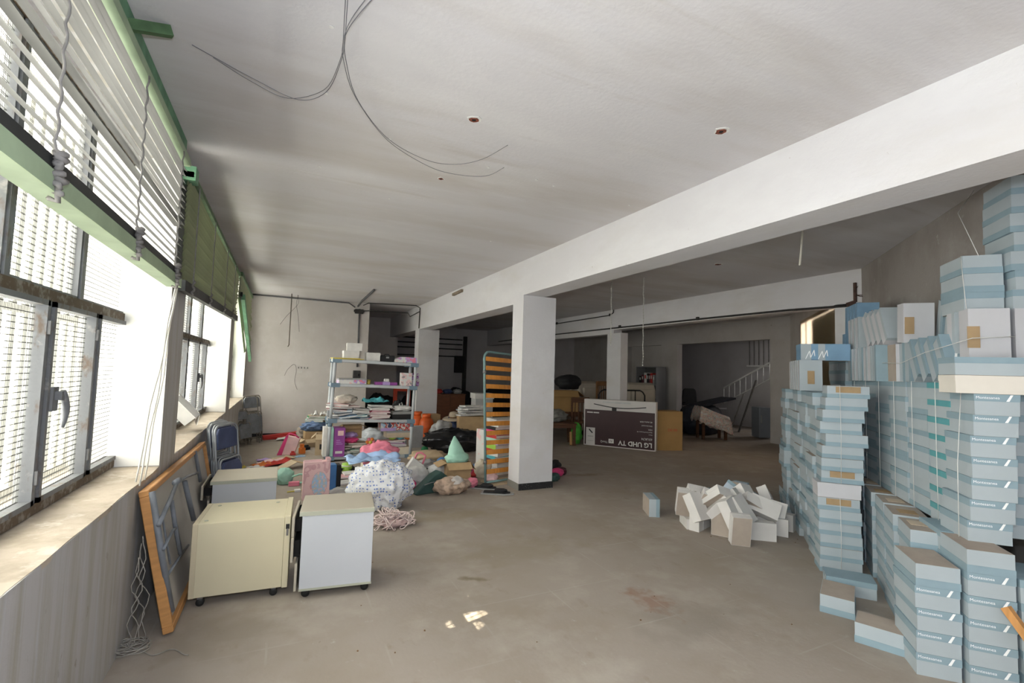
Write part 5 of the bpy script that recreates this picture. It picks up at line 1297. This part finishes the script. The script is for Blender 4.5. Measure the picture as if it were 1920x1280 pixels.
MB().prism([(-.26, .02), (-.24, .0), (.08, .0), (.20, .05), (.22, .17), (.10, .26), (.0, .22)], -.07, .07, 0, Matrix.Rotation(R(90), 4, 'X')).build('bag_body', pm('darkgreen', .5), hb, .012)
MB().tube([(-.14, -.08, .12), (-.05, -.085, .14), (.06, -.08, .14)], .006, 6).build('zip', pm('grey', .4), hb)
nb2 = blob('beige net bag of shells lying right of the handbag', *at(846, 925), .46, .24, .20, mat('beige shells', (.46, .34, .26), .6, .35, 16), 'bag', 'shell_bag', 75, .2, 2, ridge=.15)
blob('', .05, -.03, .06, .22, .16, .15, mat('clear wrap', (.62, .58, .55), .3, .15, 8), '', 'clear_wrap', 76, .2, parent=nb2)
for i, (px, py, rz_, l) in enumerate(((905, 915, 40, 'black slipper wrapped in clear plastic, left one'), (930, 925, 30, 'black slipper wrapped in clear plastic, right one'))):
    o = thing('wrapped_slipper', l, 'slipper', at(px, py), R(-rz_), 'wrapped slippers by the column')
    MB().prism([(-.16, -.05), (.10, -.06), (.18, -.02), (.18, .03), (.10, .06), (-.16, .05)], 0, .03).build('sole', pm('black', .6), o, .008)
    MB().prism([(-.19, -.075), (.12, -.09), (.23, -.03), (.23, .04), (.12, .09), (-.19, .075)], .0, .014).build('plastic_wrap', pm('grey', .25), o, .004)
    MB().prism([(-.02, -.055), (.10, -.055), (.15, 0), (.10, .055), (-.02, .055)], .03, .06).build('upper', pm('black', .6), o, .01)
for i, (c, l, px, py) in enumerate((('black', 'black shoe right behind the nearest column', 1040, 886), ('hotpink', 'dark pink slipper right behind the nearest column', 1044, 893), ('darkgreen', 'dark green rag at the foot of the nearest column', 1036, 902), ('maroon', 'maroon shoe furthest right of the nearest column', 1050, 890))):
    blob(l, *at(px, py), .22, .14, .12 if i else .2, pm(c, .6), 'shoe' if 'rag' not in l else 'cloth', ('shoe', 'slipper', 'rag', 'shoe')[i], 80 + i, .2)
slab('thin kraft board on the floor behind the column', at(940, 903), .5, .3, .02, R(10), pm('palekraft'), 'cardboard', 'kraft_board', pages=False)

# ------------------------------------------------------------------ heap of white boxes on the open floor
M_hw = mat('white heap box card', (.66, .64, .62), .6, .04, 5)
M_hb = mat('bluish heap box card', (.50, .58, .66), .55, .05, 5)
TYPES['Y'] = (.27, .165, .10, M_hw, M_hw); TYPES['Z'] = (.27, .165, .10, M_hb, M_lid)
def heap_box(kind, px, py, zbase, eul, label, **k):
    L, W, h = TYPES[kind][:3]
    rot = Euler([R(a) for a in eul]).to_matrix()
    low = min((rot @ Vector((i*L/2, j*W/2, q*h/2))).z for i in (-1, 1) for j in (-1, 1) for q in (-1, 1))
    p = fp(px, py, zbase)
    return shoe_box(kind, Vector((p.x, p.y, zbase - low)), rot, label, group='white shoe boxes heaped on the open floor', **k)
hl = [ # kind, photo x, y of the foot, base height, euler
    ('Y', 1296, 985, 0, (0, 0, 60), 'white box at the left foot of the heap'), ('Y', 1312, 990, 0, (90, 0, 20), 'white box standing on its side at the left front of the heap'),
    ('Y', 1352, 1002, 0, (0, 90, 30), 'white box standing on end at the front of the heap'), ('Y', 1388, 1022, 0, (8, 80, 62), 'white box on end nearest the camera in the heap'),
    ('Y', 1424, 1010, 0, (90, 0, -38), 'white box on its long edge at the right front of the heap'), ('Y', 1449, 1000, 0, (90, 0, -58), 'white box on its edge at the right end of the heap'),
    ('Y', 1462, 990, 0, (90, 0, -70), 'white box on its edge hindmost at the right end'), ('Y', 1372, 985, 0, (0, 0, 15), 'white box buried in the middle of the heap'),
    ('Y', 1334, 972, 0, (0, 0, -20), 'white box buried behind the left front of the heap'), ('Y', 1405, 975, 0, (0, 0, 40), 'white box buried under the right of the heap'),
    ('Z', 1322, 950, 0, (90, 0, 8), 'bluish box standing at the back left of the heap'), ('Z', 1352, 945, 0, (90, 0, 20), 'bluish box standing at the back middle of the heap'),
    ('Z', 1388, 945, 0, (0, 90, 10), 'bluish box on end behind the heap'), ('Z', 1420, 955, 0, (90, 0, -30), 'bluish box at the back right of the heap'),
    ('Y', 1300, 962, .12, (20, 62, 75), 'white box tipped down at the upper left of the heap'), ('Y', 1326, 972, .11, (35, 55, 80), 'white box sliding down the left front of the heap'),
    ('Y', 1348, 975, .13, (-15, 50, 118), 'white box sloping towards the camera, left of centre'), ('Y', 1362, 962, .16, (10, 42, 125), 'white box sloping left at the middle of the heap'),
    ('Y', 1390, 985, .12, (12, 56, -65), 'white box sloping steeply in the centre of the heap'), ('Y', 1414, 975, .12, (-40, 30, -30), 'white box tilted over the right front of the heap'),
    ('Y', 1432, 978, .12, (55, 20, -50), 'open white box tilted at the right of the heap'), ('Y', 1446, 975, .11, (70, 10, -60), 'white box leaning at the far right of the heap'),
    ('Y', 1284, 968, .10, (10, 70, 60), 'white box tilted at the far left of the heap'), ('Y', 1306, 978, .10, (5, -60, 95), 'white box hanging off the left of the heap'), ('Y', 1370, 992, .10, (20, 66, -50), 'white box upright against the centre of the heap'),
    ('Y', 1402, 962, .16, (-20, 48, -100), 'white box pointing up right of the heap centre'), ('Y', 1438, 962, .10, (60, 35, 20), 'white box half hidden at the right back of the heap'), ('Y', 1340, 960, .20, (25, 38, 100), 'white box high on the left of the heap'),
    ('Z', 1336, 948, .12, (12, -8, 30), 'bluish box lying on top at the back left'), ('Z', 1372, 940, .18, (35, 20, 45), 'blue cornered box pointing up at the top of the heap'), ('Z', 1400, 945, .14, (8, 14, -20), 'bluish box lying on top at the back right')]
for k_, px, py, zb_, eul, lab in hl: heap_box(k_, px, py, zb_, eul, lab, zig=k_ == 'Z')
loose('A', (3.83, 4.24), R(52), 'single pale box on the open floor left of the heap')
C.objects  # keep
_o = [o for o in C.objects if o.get('label') == 'single pale box on the open floor left of the heap'][0]
_o.rotation_euler = (R(90), 0, R(62)); _o.location.z = .096
MB().cbox((.152, 0, 0), (.002, .05, .115)).build('side_stripe', M_lid, _o)

# ------------------------------------------------------------------ television carton and neighbours
M_tvd = mat('dark maroon print', (.045, .020, .024), .4, .06, 5)
M_tvw = mat('white carton print', (.60, .57, .56), .5, .03, 5)
a0, a1 = Vector((6.02, 8.80, 0)), Vector((6.95, 7.575, 0))
dv_ = (a1 - a0); TVW = dv_.length; aTV = math.atan2(dv_.y, dv_.x)
tv = thing('television_carton', 'flat maroon and white television carton standing upside down', 'carton', tuple(a0), aTV)
TVH = 1.0
MB().box((0, 0, 0), (TVW, .17, TVH)).build('carton_body', M_tvw, tv, .003)
MB().box((.025, -.0015, .02), (TVW - .02, 0, TVH * .775)).build('maroon_panel', M_tvd, tv)
arc = [(.22 + 1.12 * k / 20, -.004, TVH * .90 - .055 * math.sin(math.pi * k / 20) - .02 * k / 20) for k in range(21)]
mb = MB()
for p, q in zip(arc[:-1], arc[1:]): mb.bar(p, q, .003, .018)
mb.build('printed_screen', pm('black'), tv)
MB().box((.62, -.003, TVH * .77), (.72, -.0016, TVH * .84)).build('printed_foot', pm('black'), tv)
MB().box((.07, -.003, TVH * .70), (.20, -.0016, TVH * .725)).box((.215, -.003, TVH * .70), (.34, -.0016, TVH * .725)).build('printed_badge', M_tvw, tv)
MB().box((.055, -.003, .02), (.255, -.0016, TVH * .385)).build('white_label', M_tvw, tv)
MB().bar((.12, -.0045, TVH * .35), (.20, -.0045, TVH * .27), .002, .025).build('printed_remote', pm('black'), tv)
for z_ in (.20, .19, .10): MB().box((.09, -.0045, z_), (.22, -.0032, z_ + .006)).build('small_print', pm('grey'), tv)
M_wt = pm('white', .6)
def tvt(txt, size, x, z, bold=False): lettering(txt, size, M_wt, tv, (x, -.0022, z), (R(90), R(180), 0), 'LEFT', 'lettering', bold)
tvt('LG UHD TV', .135, TVW - .07, .115, True)
MB().box((TVW - .98, -.003, .085), (TVW - .87, -.0016, .175)).build('ai_badge', M_wt, tv)
lettering('AI', .07, M_tvd, tv, (TVW - .895, -.0034, .13), (R(90), R(180), 0))
tvt('ThinQ', .06, TVW - 1.0, .105)
tvt('65UK74', .065, TVW - .07, .235)
tvt('Smart', .03, TVW - .07, .325); tvt('Quad Core Processor 4K', .03, TVW - .07, .375); tvt('HDR', .04, TVW - .07, .43); tvt('Ultra Surround', .035, TVW - .07, .505); tvt('4K Active HDR', .04, TVW - .07, .585)
MB().box((.42, -.003, TVH * .93), (1.02, -.0016, TVH * .965)).build('grey_print', pm('palegrey'), tv)
kc = thing('brown_carton', 'tall brown carton with red letters beside the television carton', 'carton', (7.20, 7.66, 0), R(-21))
MB().box((-.12, 0, 0), (.44, .42, .81)).build('carton_body', mat('brown carton', (.36, .22, .09), .8, .05, 4), kc, .004)
MB().box((-.12, .20, .811), (.44, .23, .812)).build('tape', mat('brown tape', (.40, .26, .12), .3, .05, 5), kc)
lettering('DE100', .075, pm('red'), kc, (.12, -.002, .42), (R(90), 0, 0))

# ------------------------------------------------------------------ furniture in the dim bays
M_dkw = mat('dark brown wood', (.10, .045, .022), .5, .2, 6, stretch=(1, 1, 8))
M_seat = mat('cream car seat vinyl', (.46, .42, .35), .5, .06, 5)
def table(label, x, y, rz, w, d, h, m, name='wooden_table'):
    t = thing(name, label, 'table', (x, y, 0), rz)
    MB().box((-w/2, -d/2, h - .03), (w/2, d/2, h)).build('table_top', m, t, .004)
    MB().box((-w/2 + .04, -d/2 + .04, h - .10), (w/2 - .04, d/2 - .04, h - .031)).build('apron', m, t)
    for i in (-1, 1):
        for j in (-1, 1): MB().box((i*(w/2 - .05) - .03, j*(d/2 - .05) - .03, 0), (i*(w/2 - .05) + .03, j*(d/2 - .05) + .03, h - .031)).build('leg', m, t)
    return t
table('low dark wooden table between the column and the television carton', 5.45, 9.08, R(-20), .85, .6, .47, M_dkw)
blob('grey plastic bags heaped on the low dark table', 5.5, 9.2, .471, .6, .4, .26, mat('grey bags', (.22, .22, .20), .5, .3, 7), 'bag', 'grey_bag', 90, .35)
def wchair(label, x, y, rz, m, h=1.0, name='wooden_chair'):
    t = thing(name, label, 'chair', (x, y, 0), rz, 'wooden chairs in the dim bay')
    MB().box((-.22, -.2, .43), (.22, .22, .47)).build('seat', m, t, .006)
    for i in (-1, 1):
        MB().bar((i * .19, -.17, 0), (i * .19, -.17, .43), .04, .04).build('leg', m, t)
        MB().bar((i * .19, .19, 0), (i * .19, .22, h), .04, .04).build('leg', m, t)
    MB().bar((-.2, .22, h - .05), (.2, .22, h - .05), .02, .12).build('top_rail', m, t)
    for k in range(4): MB().bar((-.12 + k * .08, .205, .47), (-.12 + k * .08, .22, h - .1), .015, .02).build('spindle', m, t)
    return t
wchair('dark wooden chair left of the television carton, facing away', 6.18, 9.28, R(160), M_dkw, 1.0)
wchair('dark wooden chair behind the low table', 5.05, 9.85, R(20), M_dkw, .95)
wchair('pale spindle chair deep in the dim bay', 5.35, 10.75, R(-30), mat('pale chair paint', (.30, .29, .26), .6, .1, 6), .9)
blob('bright green cloth bag beside the television carton', 5.93, 8.95, .0, .26, .22, .46, mat('bright green cloth', (.09, .45, .06), .6, .15, 6), 'bag', 'green_bag', 91, .2)
tag(MB().bar((5.68, 8.78, 0), (5.76, 8.92, .26), .05, .05).build('wooden_block', mat('light wood', (.40, .24, .10), .5, .1, 6)), 'light wooden leg leaning by the green bag', 'wooden piece')
carton('brown carton standing behind the dark chairs', 6.2, 10.1, R(-15), .75, .5, .50, mat('brown carton', (.36, .22, .09), .8, .05, 4), True, z=.62)
table('table hidden under the brown carton', 6.2, 10.1, R(-15), .95, .7, .615, M_dkw)
blob('black bag lying on top of the brown carton', 6.55, 10.3, 1.14, .75, .5, .38, pm('black', .7), 'bag', 'black_bag', 92, .15, 1.5)
def carseat(label, x, y, rz, w):
    t = thing('bench_seat', label, 'seat', (x, y, 0), rz, 'cream bench seats')
    MB().prism([(-.25, .15), (.25, .12), (.30, .42), (.12, .50), (.10, 1.18), (.02, 1.34), (-.14, 1.36), (-.22, 1.24), (-.28, .5)], -w/2, w/2, 0, Matrix(((0, 0, 1, 0), (-1, 0, 0, 0), (0, 1, 0, 0), (0, 0, 0, 1)))).build('shell', M_seat, t, .05)
    MB().box((-w/2 + .08, -.20, .5), (w/2 - .08, -.12, 1.2)).build('cushion', M_seat, t, .03)
    MB().box((-w/2 + .05, -.2, 0), (-w/2 + .1, .2, .15)).build('leg', M_black, t); MB().box((w/2 - .1, -.2, 0), (w/2 - .05, .2, .15)).build('leg', M_black, t)
    return t
carseat('cream moulded seat left of the distant column', 7.15, 10.35, R(10), .75)
carseat('cream moulded seat right of the distant column', 8.50, 9.85, R(-12), .80)
wc = wchair('brown wooden chair back against the distant column', 7.30, 9.62, R(8), mat('mid brown wood', (.20, .10, .04), .5, .2, 6), 1.36)
fb = thing('metal_bed_end', 'black tubular bed end standing behind the television carton', 'bed end', (7.42, 9.25, 0), R(-4))
pts = [(-.66, 0, 0), (-.66, 0, 1.06), (-.60, 0, 1.14), (-.52, 0, 1.18), (.52, 0, 1.17), (.60, 0, 1.13), (.66, 0, 1.05), (.66, 0, 0)]
MB().tube(pts, .018, 8).build('tube_frame', pm('black', .4), fb)
for x in (-.38, .38): MB().tube([(x, 0, 0), (x, 0, 1.17)], .012, 6).build('upright', pm('black', .4), fb)
MB().tube([(-.66, 0, .3), (.66, 0, .3)], .014, 6).build('cross_rail', pm('black', .4), fb)
# bookcase by the pillar
bc_ = thing('bookcase', 'grey bookcase with binders against the dim wall', 'bookcase', (10.60, 11.60, 0), R(-90))
mg_ = mat('grey laminate', (.26, .26, .27), .5, .05, 4)
# local x runs towards smaller y; depth towards the room
Wb, Db, Hb = .92, .38, 1.82
MB().box((-Wb/2, -Db, 0), (-Wb/2 + .02, 0, Hb)).build('side_panel', mg_, bc_); MB().box((Wb/2 - .02, -Db, 0), (Wb/2, 0, Hb)).build('side_panel', mg_, bc_)
MB().box((-Wb/2 + .02, -.012, 0), (Wb/2 - .02, 0, Hb)).build('back_panel', mat('dark laminate', (.10, .10, .10), .6, .1, 4), bc_)
for z in (.05, .45, .85, 1.25, Hb - .02): MB().box((-Wb/2 + .02, -Db, z), (Wb/2 - .02, -.012, z + .02)).build('shelf', mg_, bc_)
def bcw(x, y, z): c, s_ = math.cos(R(-90)), math.sin(R(-90)); return (10.60 + c * x - s_ * y, 11.60 + s_ * x + c * y, z)
for i, (x, w, h, c) in enumerate(((-.30, .10, .26, 'black'), (-.19, .09, .30, 'maroon'), (-.06, .11, .36, 'white'), (.05, .07, .34, 'black'), (.13, .07, .34, 'maroon'), (.21, .08, .35, 'red'), (.31, .09, .3, 'grey'))):
    o = thing('ring_binder', '%s binder on the upper shelf of the grey bookcase%s' % (c, ', %s one' % {0: 'leftmost', 3: 'right', 1: 'left', 4: 'right'}[i] if c in ('black', 'maroon') else ''), 'binder', bcw(x, -.22, 1.271), R(-90), 'binders on the grey bookcase')
    MB().box((-w/2, -.13, 0), (w/2, .13, h)).build('cover', pm(c, .5), o); MB().box((-w/4, -.132, h * .5), (w/4, -.13, h * .8)).build('spine_label', pm('white' if c != 'white' else 'red'), o)
for i, (x, w, h, c, z) in enumerate(((-.1, .2, .14, 'black', .871), (.2, .22, .2, 'grey', .871), (-.2, .24, .2, 'palegrey', .471), (.15, .3, .15, 'black', .471))):
    p = bcw(x, -.22, z); tag(MB().box((-w/2, -.12, 0), (w/2, .12, h)).build('stored_box', pm(c), None, .004, p, (0, 0, R(-90))), ('black box on the middle shelf of the grey bookcase', 'grey box on the middle shelf of the grey bookcase', 'pale box on a lower shelf of the grey bookcase', 'black box on a lower shelf of the grey bookcase')[i], 'box')
# office chair
oc = thing('office_chair', 'black office chair in the dim room by the stairs', 'office chair', (11.95, 11.4, 0), R(-20))
MB().prism([(-.23, .62), (-.26, .75), (-.22, 1.10), (-.16, 1.16), (.16, 1.16), (.22, 1.10), (.26, .75), (.23, .62)], .16, .22, 0, Matrix.Rotation(R(90), 4, 'X') @ Matrix.Translation((0, 0, -.36))).build('backrest', pm('black', .6), oc, .02)
MB().box((-.26, -.26, .46), (.26, .22, .54)).build('seat', pm('black', .6), oc, .03)
MB().lathe([(.03, .1), (.03, .46)], 10).build('gas_lift', M_black, oc)
for k in range(5):
    a = k * 2 * math.pi / 5; MB().bar((0, 0, .10), (.28 * math.cos(a), .28 * math.sin(a), .05), .04, .03).build('base_arm', M_black, oc); MB().lathe([(.025, 0), (.03, .02), (.025, .045)], 8, 0, None, (.28 * math.cos(a), .28 * math.sin(a), 0)).build('castor', M_black, oc)
for i in (-1, 1): MB().tube([(i * .27, .1, .5), (i * .29, .1, .72), (i * .29, -.15, .72)], .018, 6).build('armrest', M_black, oc)
# stool with patterned cloth
st_ = table('small dark wooden stool under the patterned cloth', 9.85, 8.75, R(-25), .66, .46, .50, M_dkw, 'wooden_stool')
M_pat = printed('flower striped cloth', ['white', 'palegrey', 'cream', 'rose', 'cream', 'grey', 'white'], 16)
vs = []; fs = []; n = 14
for i in range(n + 1):
    for j in range(n + 1):
        u, v = i / n * 2 - 1, j / n * 2 - 1
        ru = max(0, abs(u) - .62); rv = max(0, abs(v) - .62)
        x = math.copysign(min(abs(u), .62) / .62 * .37 + ru * .14, u); y = math.copysign(min(abs(v), .62) / .62 * .26 + rv * .14, v)
        z = .74 - .22 * u * (1 if abs(u) < .7 else .8) - max(ru, rv) * 1.05 + .03 * mnoise.noise(Vector((u * 3, v * 3, 1))) + .02 * math.sin(u * 14 + v * 9) * (ru + rv > 0)
        vs.append((x, y, max(.12, z - .05)))
for i in range(n):
    for j in range(n): a = i * (n + 1) + j; fs.append((a, a + n + 1, a + n + 2, a + 1))
pcl = MB().add(vs, fs, 0, True).build('patterned_cloth', M_pat, None, 0, (9.83, 8.72, .0), (0, 0, R(-25))); sm_ = pcl.modifiers.new('thickness', 'SOLIDIFY'); sm_.thickness = .005
tag(pcl, 'flowered cream cloth hanging over the small stool', 'cloth')
blob('dark cushion bundle under the patterned cloth', 9.80, 8.76, .501, .5, .36, .20, pm('brown', .8), 'cushion', 'cushion_bundle', 93, .08)
blob('large dark tarpaulin heap between the stool and the stairs', 10.35, 9.55, 0, 1.5, .8, .80, mat('dark tarpaulin', (.028, .032, .042), .5, .3, 4), 'tarpaulin', 'dark_tarpaulin', 94, .22, 1.4, ridge=.1)
tag(MB().bar((10.05, 9.45, .78), (11.3, 9.45, .98), .5, .05).build('dark_board', mat('dark tarpaulin', (.028, .032, .042), .5, .3, 4)), 'dark sloping board lying on the tarpaulin heap', 'board')
# small white appliance and leaning boards
fr_ = thing('small_fridge', 'small white fridge behind the doorway edge', 'fridge', (11.42, 8.52, 0), R(-25))
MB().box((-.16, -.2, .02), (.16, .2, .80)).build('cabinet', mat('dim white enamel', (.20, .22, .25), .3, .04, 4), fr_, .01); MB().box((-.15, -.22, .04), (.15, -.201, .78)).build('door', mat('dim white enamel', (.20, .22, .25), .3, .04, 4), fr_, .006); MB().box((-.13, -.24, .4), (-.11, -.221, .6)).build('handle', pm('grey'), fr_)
for i in range(2): tag(MB().bar((11.9 - i * .25, 9.6 + i * .1, 0), (12.25 - i * .4, 9.3 + i * .1, 1.5 - i * .4), .14, .025).build('leaning_board', mat('dull board', (.20, .19, .18), .7, .2, 6)), ('pale board leaning beside the small fridge', 'shorter board leaning beside the small fridge')[i], 'board')
# stairs with railing
stt = thing('staircase', 'concrete stairs with white railing at the back of the dim room', 'stairs', (13.5, 11.35, 0), 0)
for k in range(9):
    MB().box((0, -.24 * (k + 1), .0), (.95, -.24 * k, .48 + .175 * (k + 1))).build('step', M_far, stt)
MB().box((.0, 0, 0), (.95, .6, .48)).build('landing', M_far, stt)
mw = mat('white railing paint', (.80, .80, .78), .5, .05, 8)
def rl(t, z0): return (-.02, .1 - t, z0 + t * .50)
MB().bar(rl(0, 1.20), rl(1.95, 1.20), .04, .05).build('handrail', mw, stt)
MB().bar(rl(0, .70), rl(1.95, .70), .025, .03).build('bottom_rail', mw, stt)
for k in range(10): t_ = k * .21; MB().bar((-.02, .1 - t_, .70 + t_ * .5), (-.02, .1 - t_, 1.20 + t_ * .5), .016, .016).build('baluster', mw, stt)
# glazed screen above the stairs
gs = thing('glazed_screen', 'dim metal grille screen above the stairs', 'screen', (14.55, 10.6, 1.95), 0)
for k in range(9): MB().box((-.01, -.75 + k * .18, 0), (.01, -.73 + k * .18, 1.0)).build('bar', mat('dim grey metal', (.16, .15, .14), .5, .2, 8), gs)
MB().box((-.02, -.8, .0), (.02, .8, .05)).box((-.02, -.8, .98), (.02, .8, 1.03)).build('frame_rail', mw, gs)
# far left dim bay
cabd = thing('brown_cabinet', 'brown wooden cabinet just behind the second column', 'cabinet', (4.18, 12.55, 0), R(-8))
M_cb = mat('red brown veneer', (.17, .065, .03), .45, .12, 5, stretch=(1, 1, 6))
MB().box((-.42, 0, .06), (.42, .42, .86)).build('body', M_cb, cabd, .004); MB().box((-.43, -.01, .86), (.43, .43, .885)).build('top', M_cb, cabd)
MB().box((-.41, -.018, .08), (-.003, -.001, .85)).build('door', M_cb, cabd); MB().box((.003, -.018, .08), (.41, -.001, .85)).build('door', M_cb, cabd); MB().box((-.4, .02, 0), (.4, .4, .06)).build('plinth', M_black, cabd)
for i, (dx, c, l) in enumerate(((-.30, 'red', 'red cloth on the left end of the brown cabinet'), (-.02, 'navy', 'dark cloth in the middle of the cabinet top'), (.26, 'grey', 'grey bundle on the right of the cabinet top'))):
    blob(l, 4.18 + dx, 12.72, .886, .26, .24, .13, pm(c, .6), 'cloth', 'cabinet_cloth', 95 + i, .25)
for i, (x, y, w, d, h, l) in enumerate(((5.1, 14.6, 1.2, .8, .95, 'black heap at the back of the dim bay, left one'), (6.5, 14.4, 1.3, .8, 1.05, 'black heap at the back of the dim bay, middle one'), (7.9, 14.8, 1.6, .9, .95, 'black heap at the back of the dim bay, right one'), (3.6, 14.0, .9, .7, .9, 'black heap seen through the shelving'))):
    blob(l, x, y, 0, w, d, h, mat('black cloth heap', (.02, .02, .024), .8, .3, 4), 'heap', 'black_heap', 100 + i, .25, 1.6)
pnl = thing('fuse_cabinet', 'dark fuse cabinet on the wall of the dim bay', 'fuse box', (5.65, 16.15, 1.75), 0)
MB().box((-.18, -.12, -.3), (.18, 0, .3)).build('housing', pm('black', .5), pnl, .01); MB().box((-.16, -.135, -.28), (.16, -.121, .28)).build('door', pm('black', .4), pnl)
tag(MB().box((-.06, -.05, 0), (.06, .05, 2.75)).build('cable_duct', M_darkw, None, 0, (5.85, 16.1, 0)), 'dark vertical cable duct beside the fuse cabinet', 'cable duct')
for i, z in enumerate((2.62, 2.45, 2.28, 2.02)): line('%s of four dark cables across the dim bay wall' % ('topmost', 'second', 'third', 'lowest')[i], [(3.2, 16.12, z), (4.5, 16.12, z), (5.75, 16.12, z)], .02, M_darkw, 'cable', 'wall_cable')
# recess: orange door frame and red frame
df = thing('orange_door_frame', 'orange wooden frame standing inside the recess', 'frame', (1.98, 13.2, 0), R(10))
mo = mat('orange wood', (.40, .12, .03), .5, .15, 6)
MB().box((-.18, -.04, 0), (-.03, .04, 1.85)).build('upright', mo, df); MB().box((-.03, -.04, 1.72), (.10, .04, 1.85)).build('top_piece', mo, df)
rf = thing('red_frame', 'bright red frame standing beyond the shelving', 'frame', (2.86, 12.6, 0), R(-5))
mr_ = mat('bright red plastic', (.60, .07, .03), .4, .1, 6)
for lo, hi in (((-.22, -.04, 0), (-.12, .04, 1.05)), ((.12, -.04, 0), (.22, .04, 1.05)), ((-.12, -.04, .95), (.12, .04, 1.05))): MB().box(lo, hi).build('frame_piece', mr_, rf)
blob('dark garment heap inside the recess', 2.35, 12.9, 0, .9, .5, .85, pm('black', .7), 'heap', 'garment_heap', 110, .3)
# window in the slanted wall beyond the second beam
we = thing('end_window_blind', 'green blind hanging in the window beyond the second beam', 'blind', tuple(wf(-1.95, .04, 0)), A_S)
# local x = along s, local y = towards the room
for k in range(28): MB().cbox((.36, .02, .95 + k * .060), (1.60, .010, .060), 0, Matrix.Translation((0, .02, .95 + k * .06)) @ Matrix.Rotation(R(16), 4, 'X') @ Matrix.Translation((0, -.02, -.95 - k * .06))).build('slat', M_dgreen, we)
MB().box((-1.5, -.02, 2.62), (1.2, .06, 2.72)).build('head_rail', M_dgreen, we)
MB().box((-1.50, -.05, .9), (-1.40, .05, 2.62)).box((-.96, -.05, .9), (-.90, .03, 2.62)).build('jamb', M_dgreen, we)
M_dirty = mat('dirty cream pane', (.55, .48, .38), .7, .1, 5)
def thin(m):
    nt = m.node_tree; o_ = [n for n in nt.nodes if n.type == 'OUTPUT_MATERIAL'][0]
    t = nt.nodes.new('ShaderNodeBsdfTranslucent'); t.inputs[0].default_value = (.60, .54, .46, 1)
    nt.links.new(t.outputs[0], o_.inputs[0])
thin(M_dirty)
MB().box((-1.50, -.10, .9), (1.33, -.094, 2.7)).build('pane', M_dirty, we)
# orange bar at the right edge of the photo
tag(MB().bar(wf(4.23, .60, .46), wf(4.45, .40, .05), .03, .035).build('orange_bar', M_tframe), 'orange wooden bar leaning at the right edge of the photo', 'bar')
# spilled grit on the floor
M_rustst = mat('rusty stain grit', (.30, .14, .07), .9, .3, 30)
for i in range(14):
    px, py = rnd.uniform(600, 1500), rnd.uniform(960, 1270); p = fp(px, py); r = rnd.uniform(.003, .007)
    tag(MB().prism([(r * math.cos(t) * rnd.uniform(.7, 1.3), r * math.sin(t) * rnd.uniform(.7, 1.3)) for t in [k * 1.05 for k in range(6)]], 0, r * .5).build('grit', pm('brown', .9), None, 0, (p.x, p.y, 0)), 'small dark crumb on the bare floor', 'crumb', 'crumbs on the bare floor')
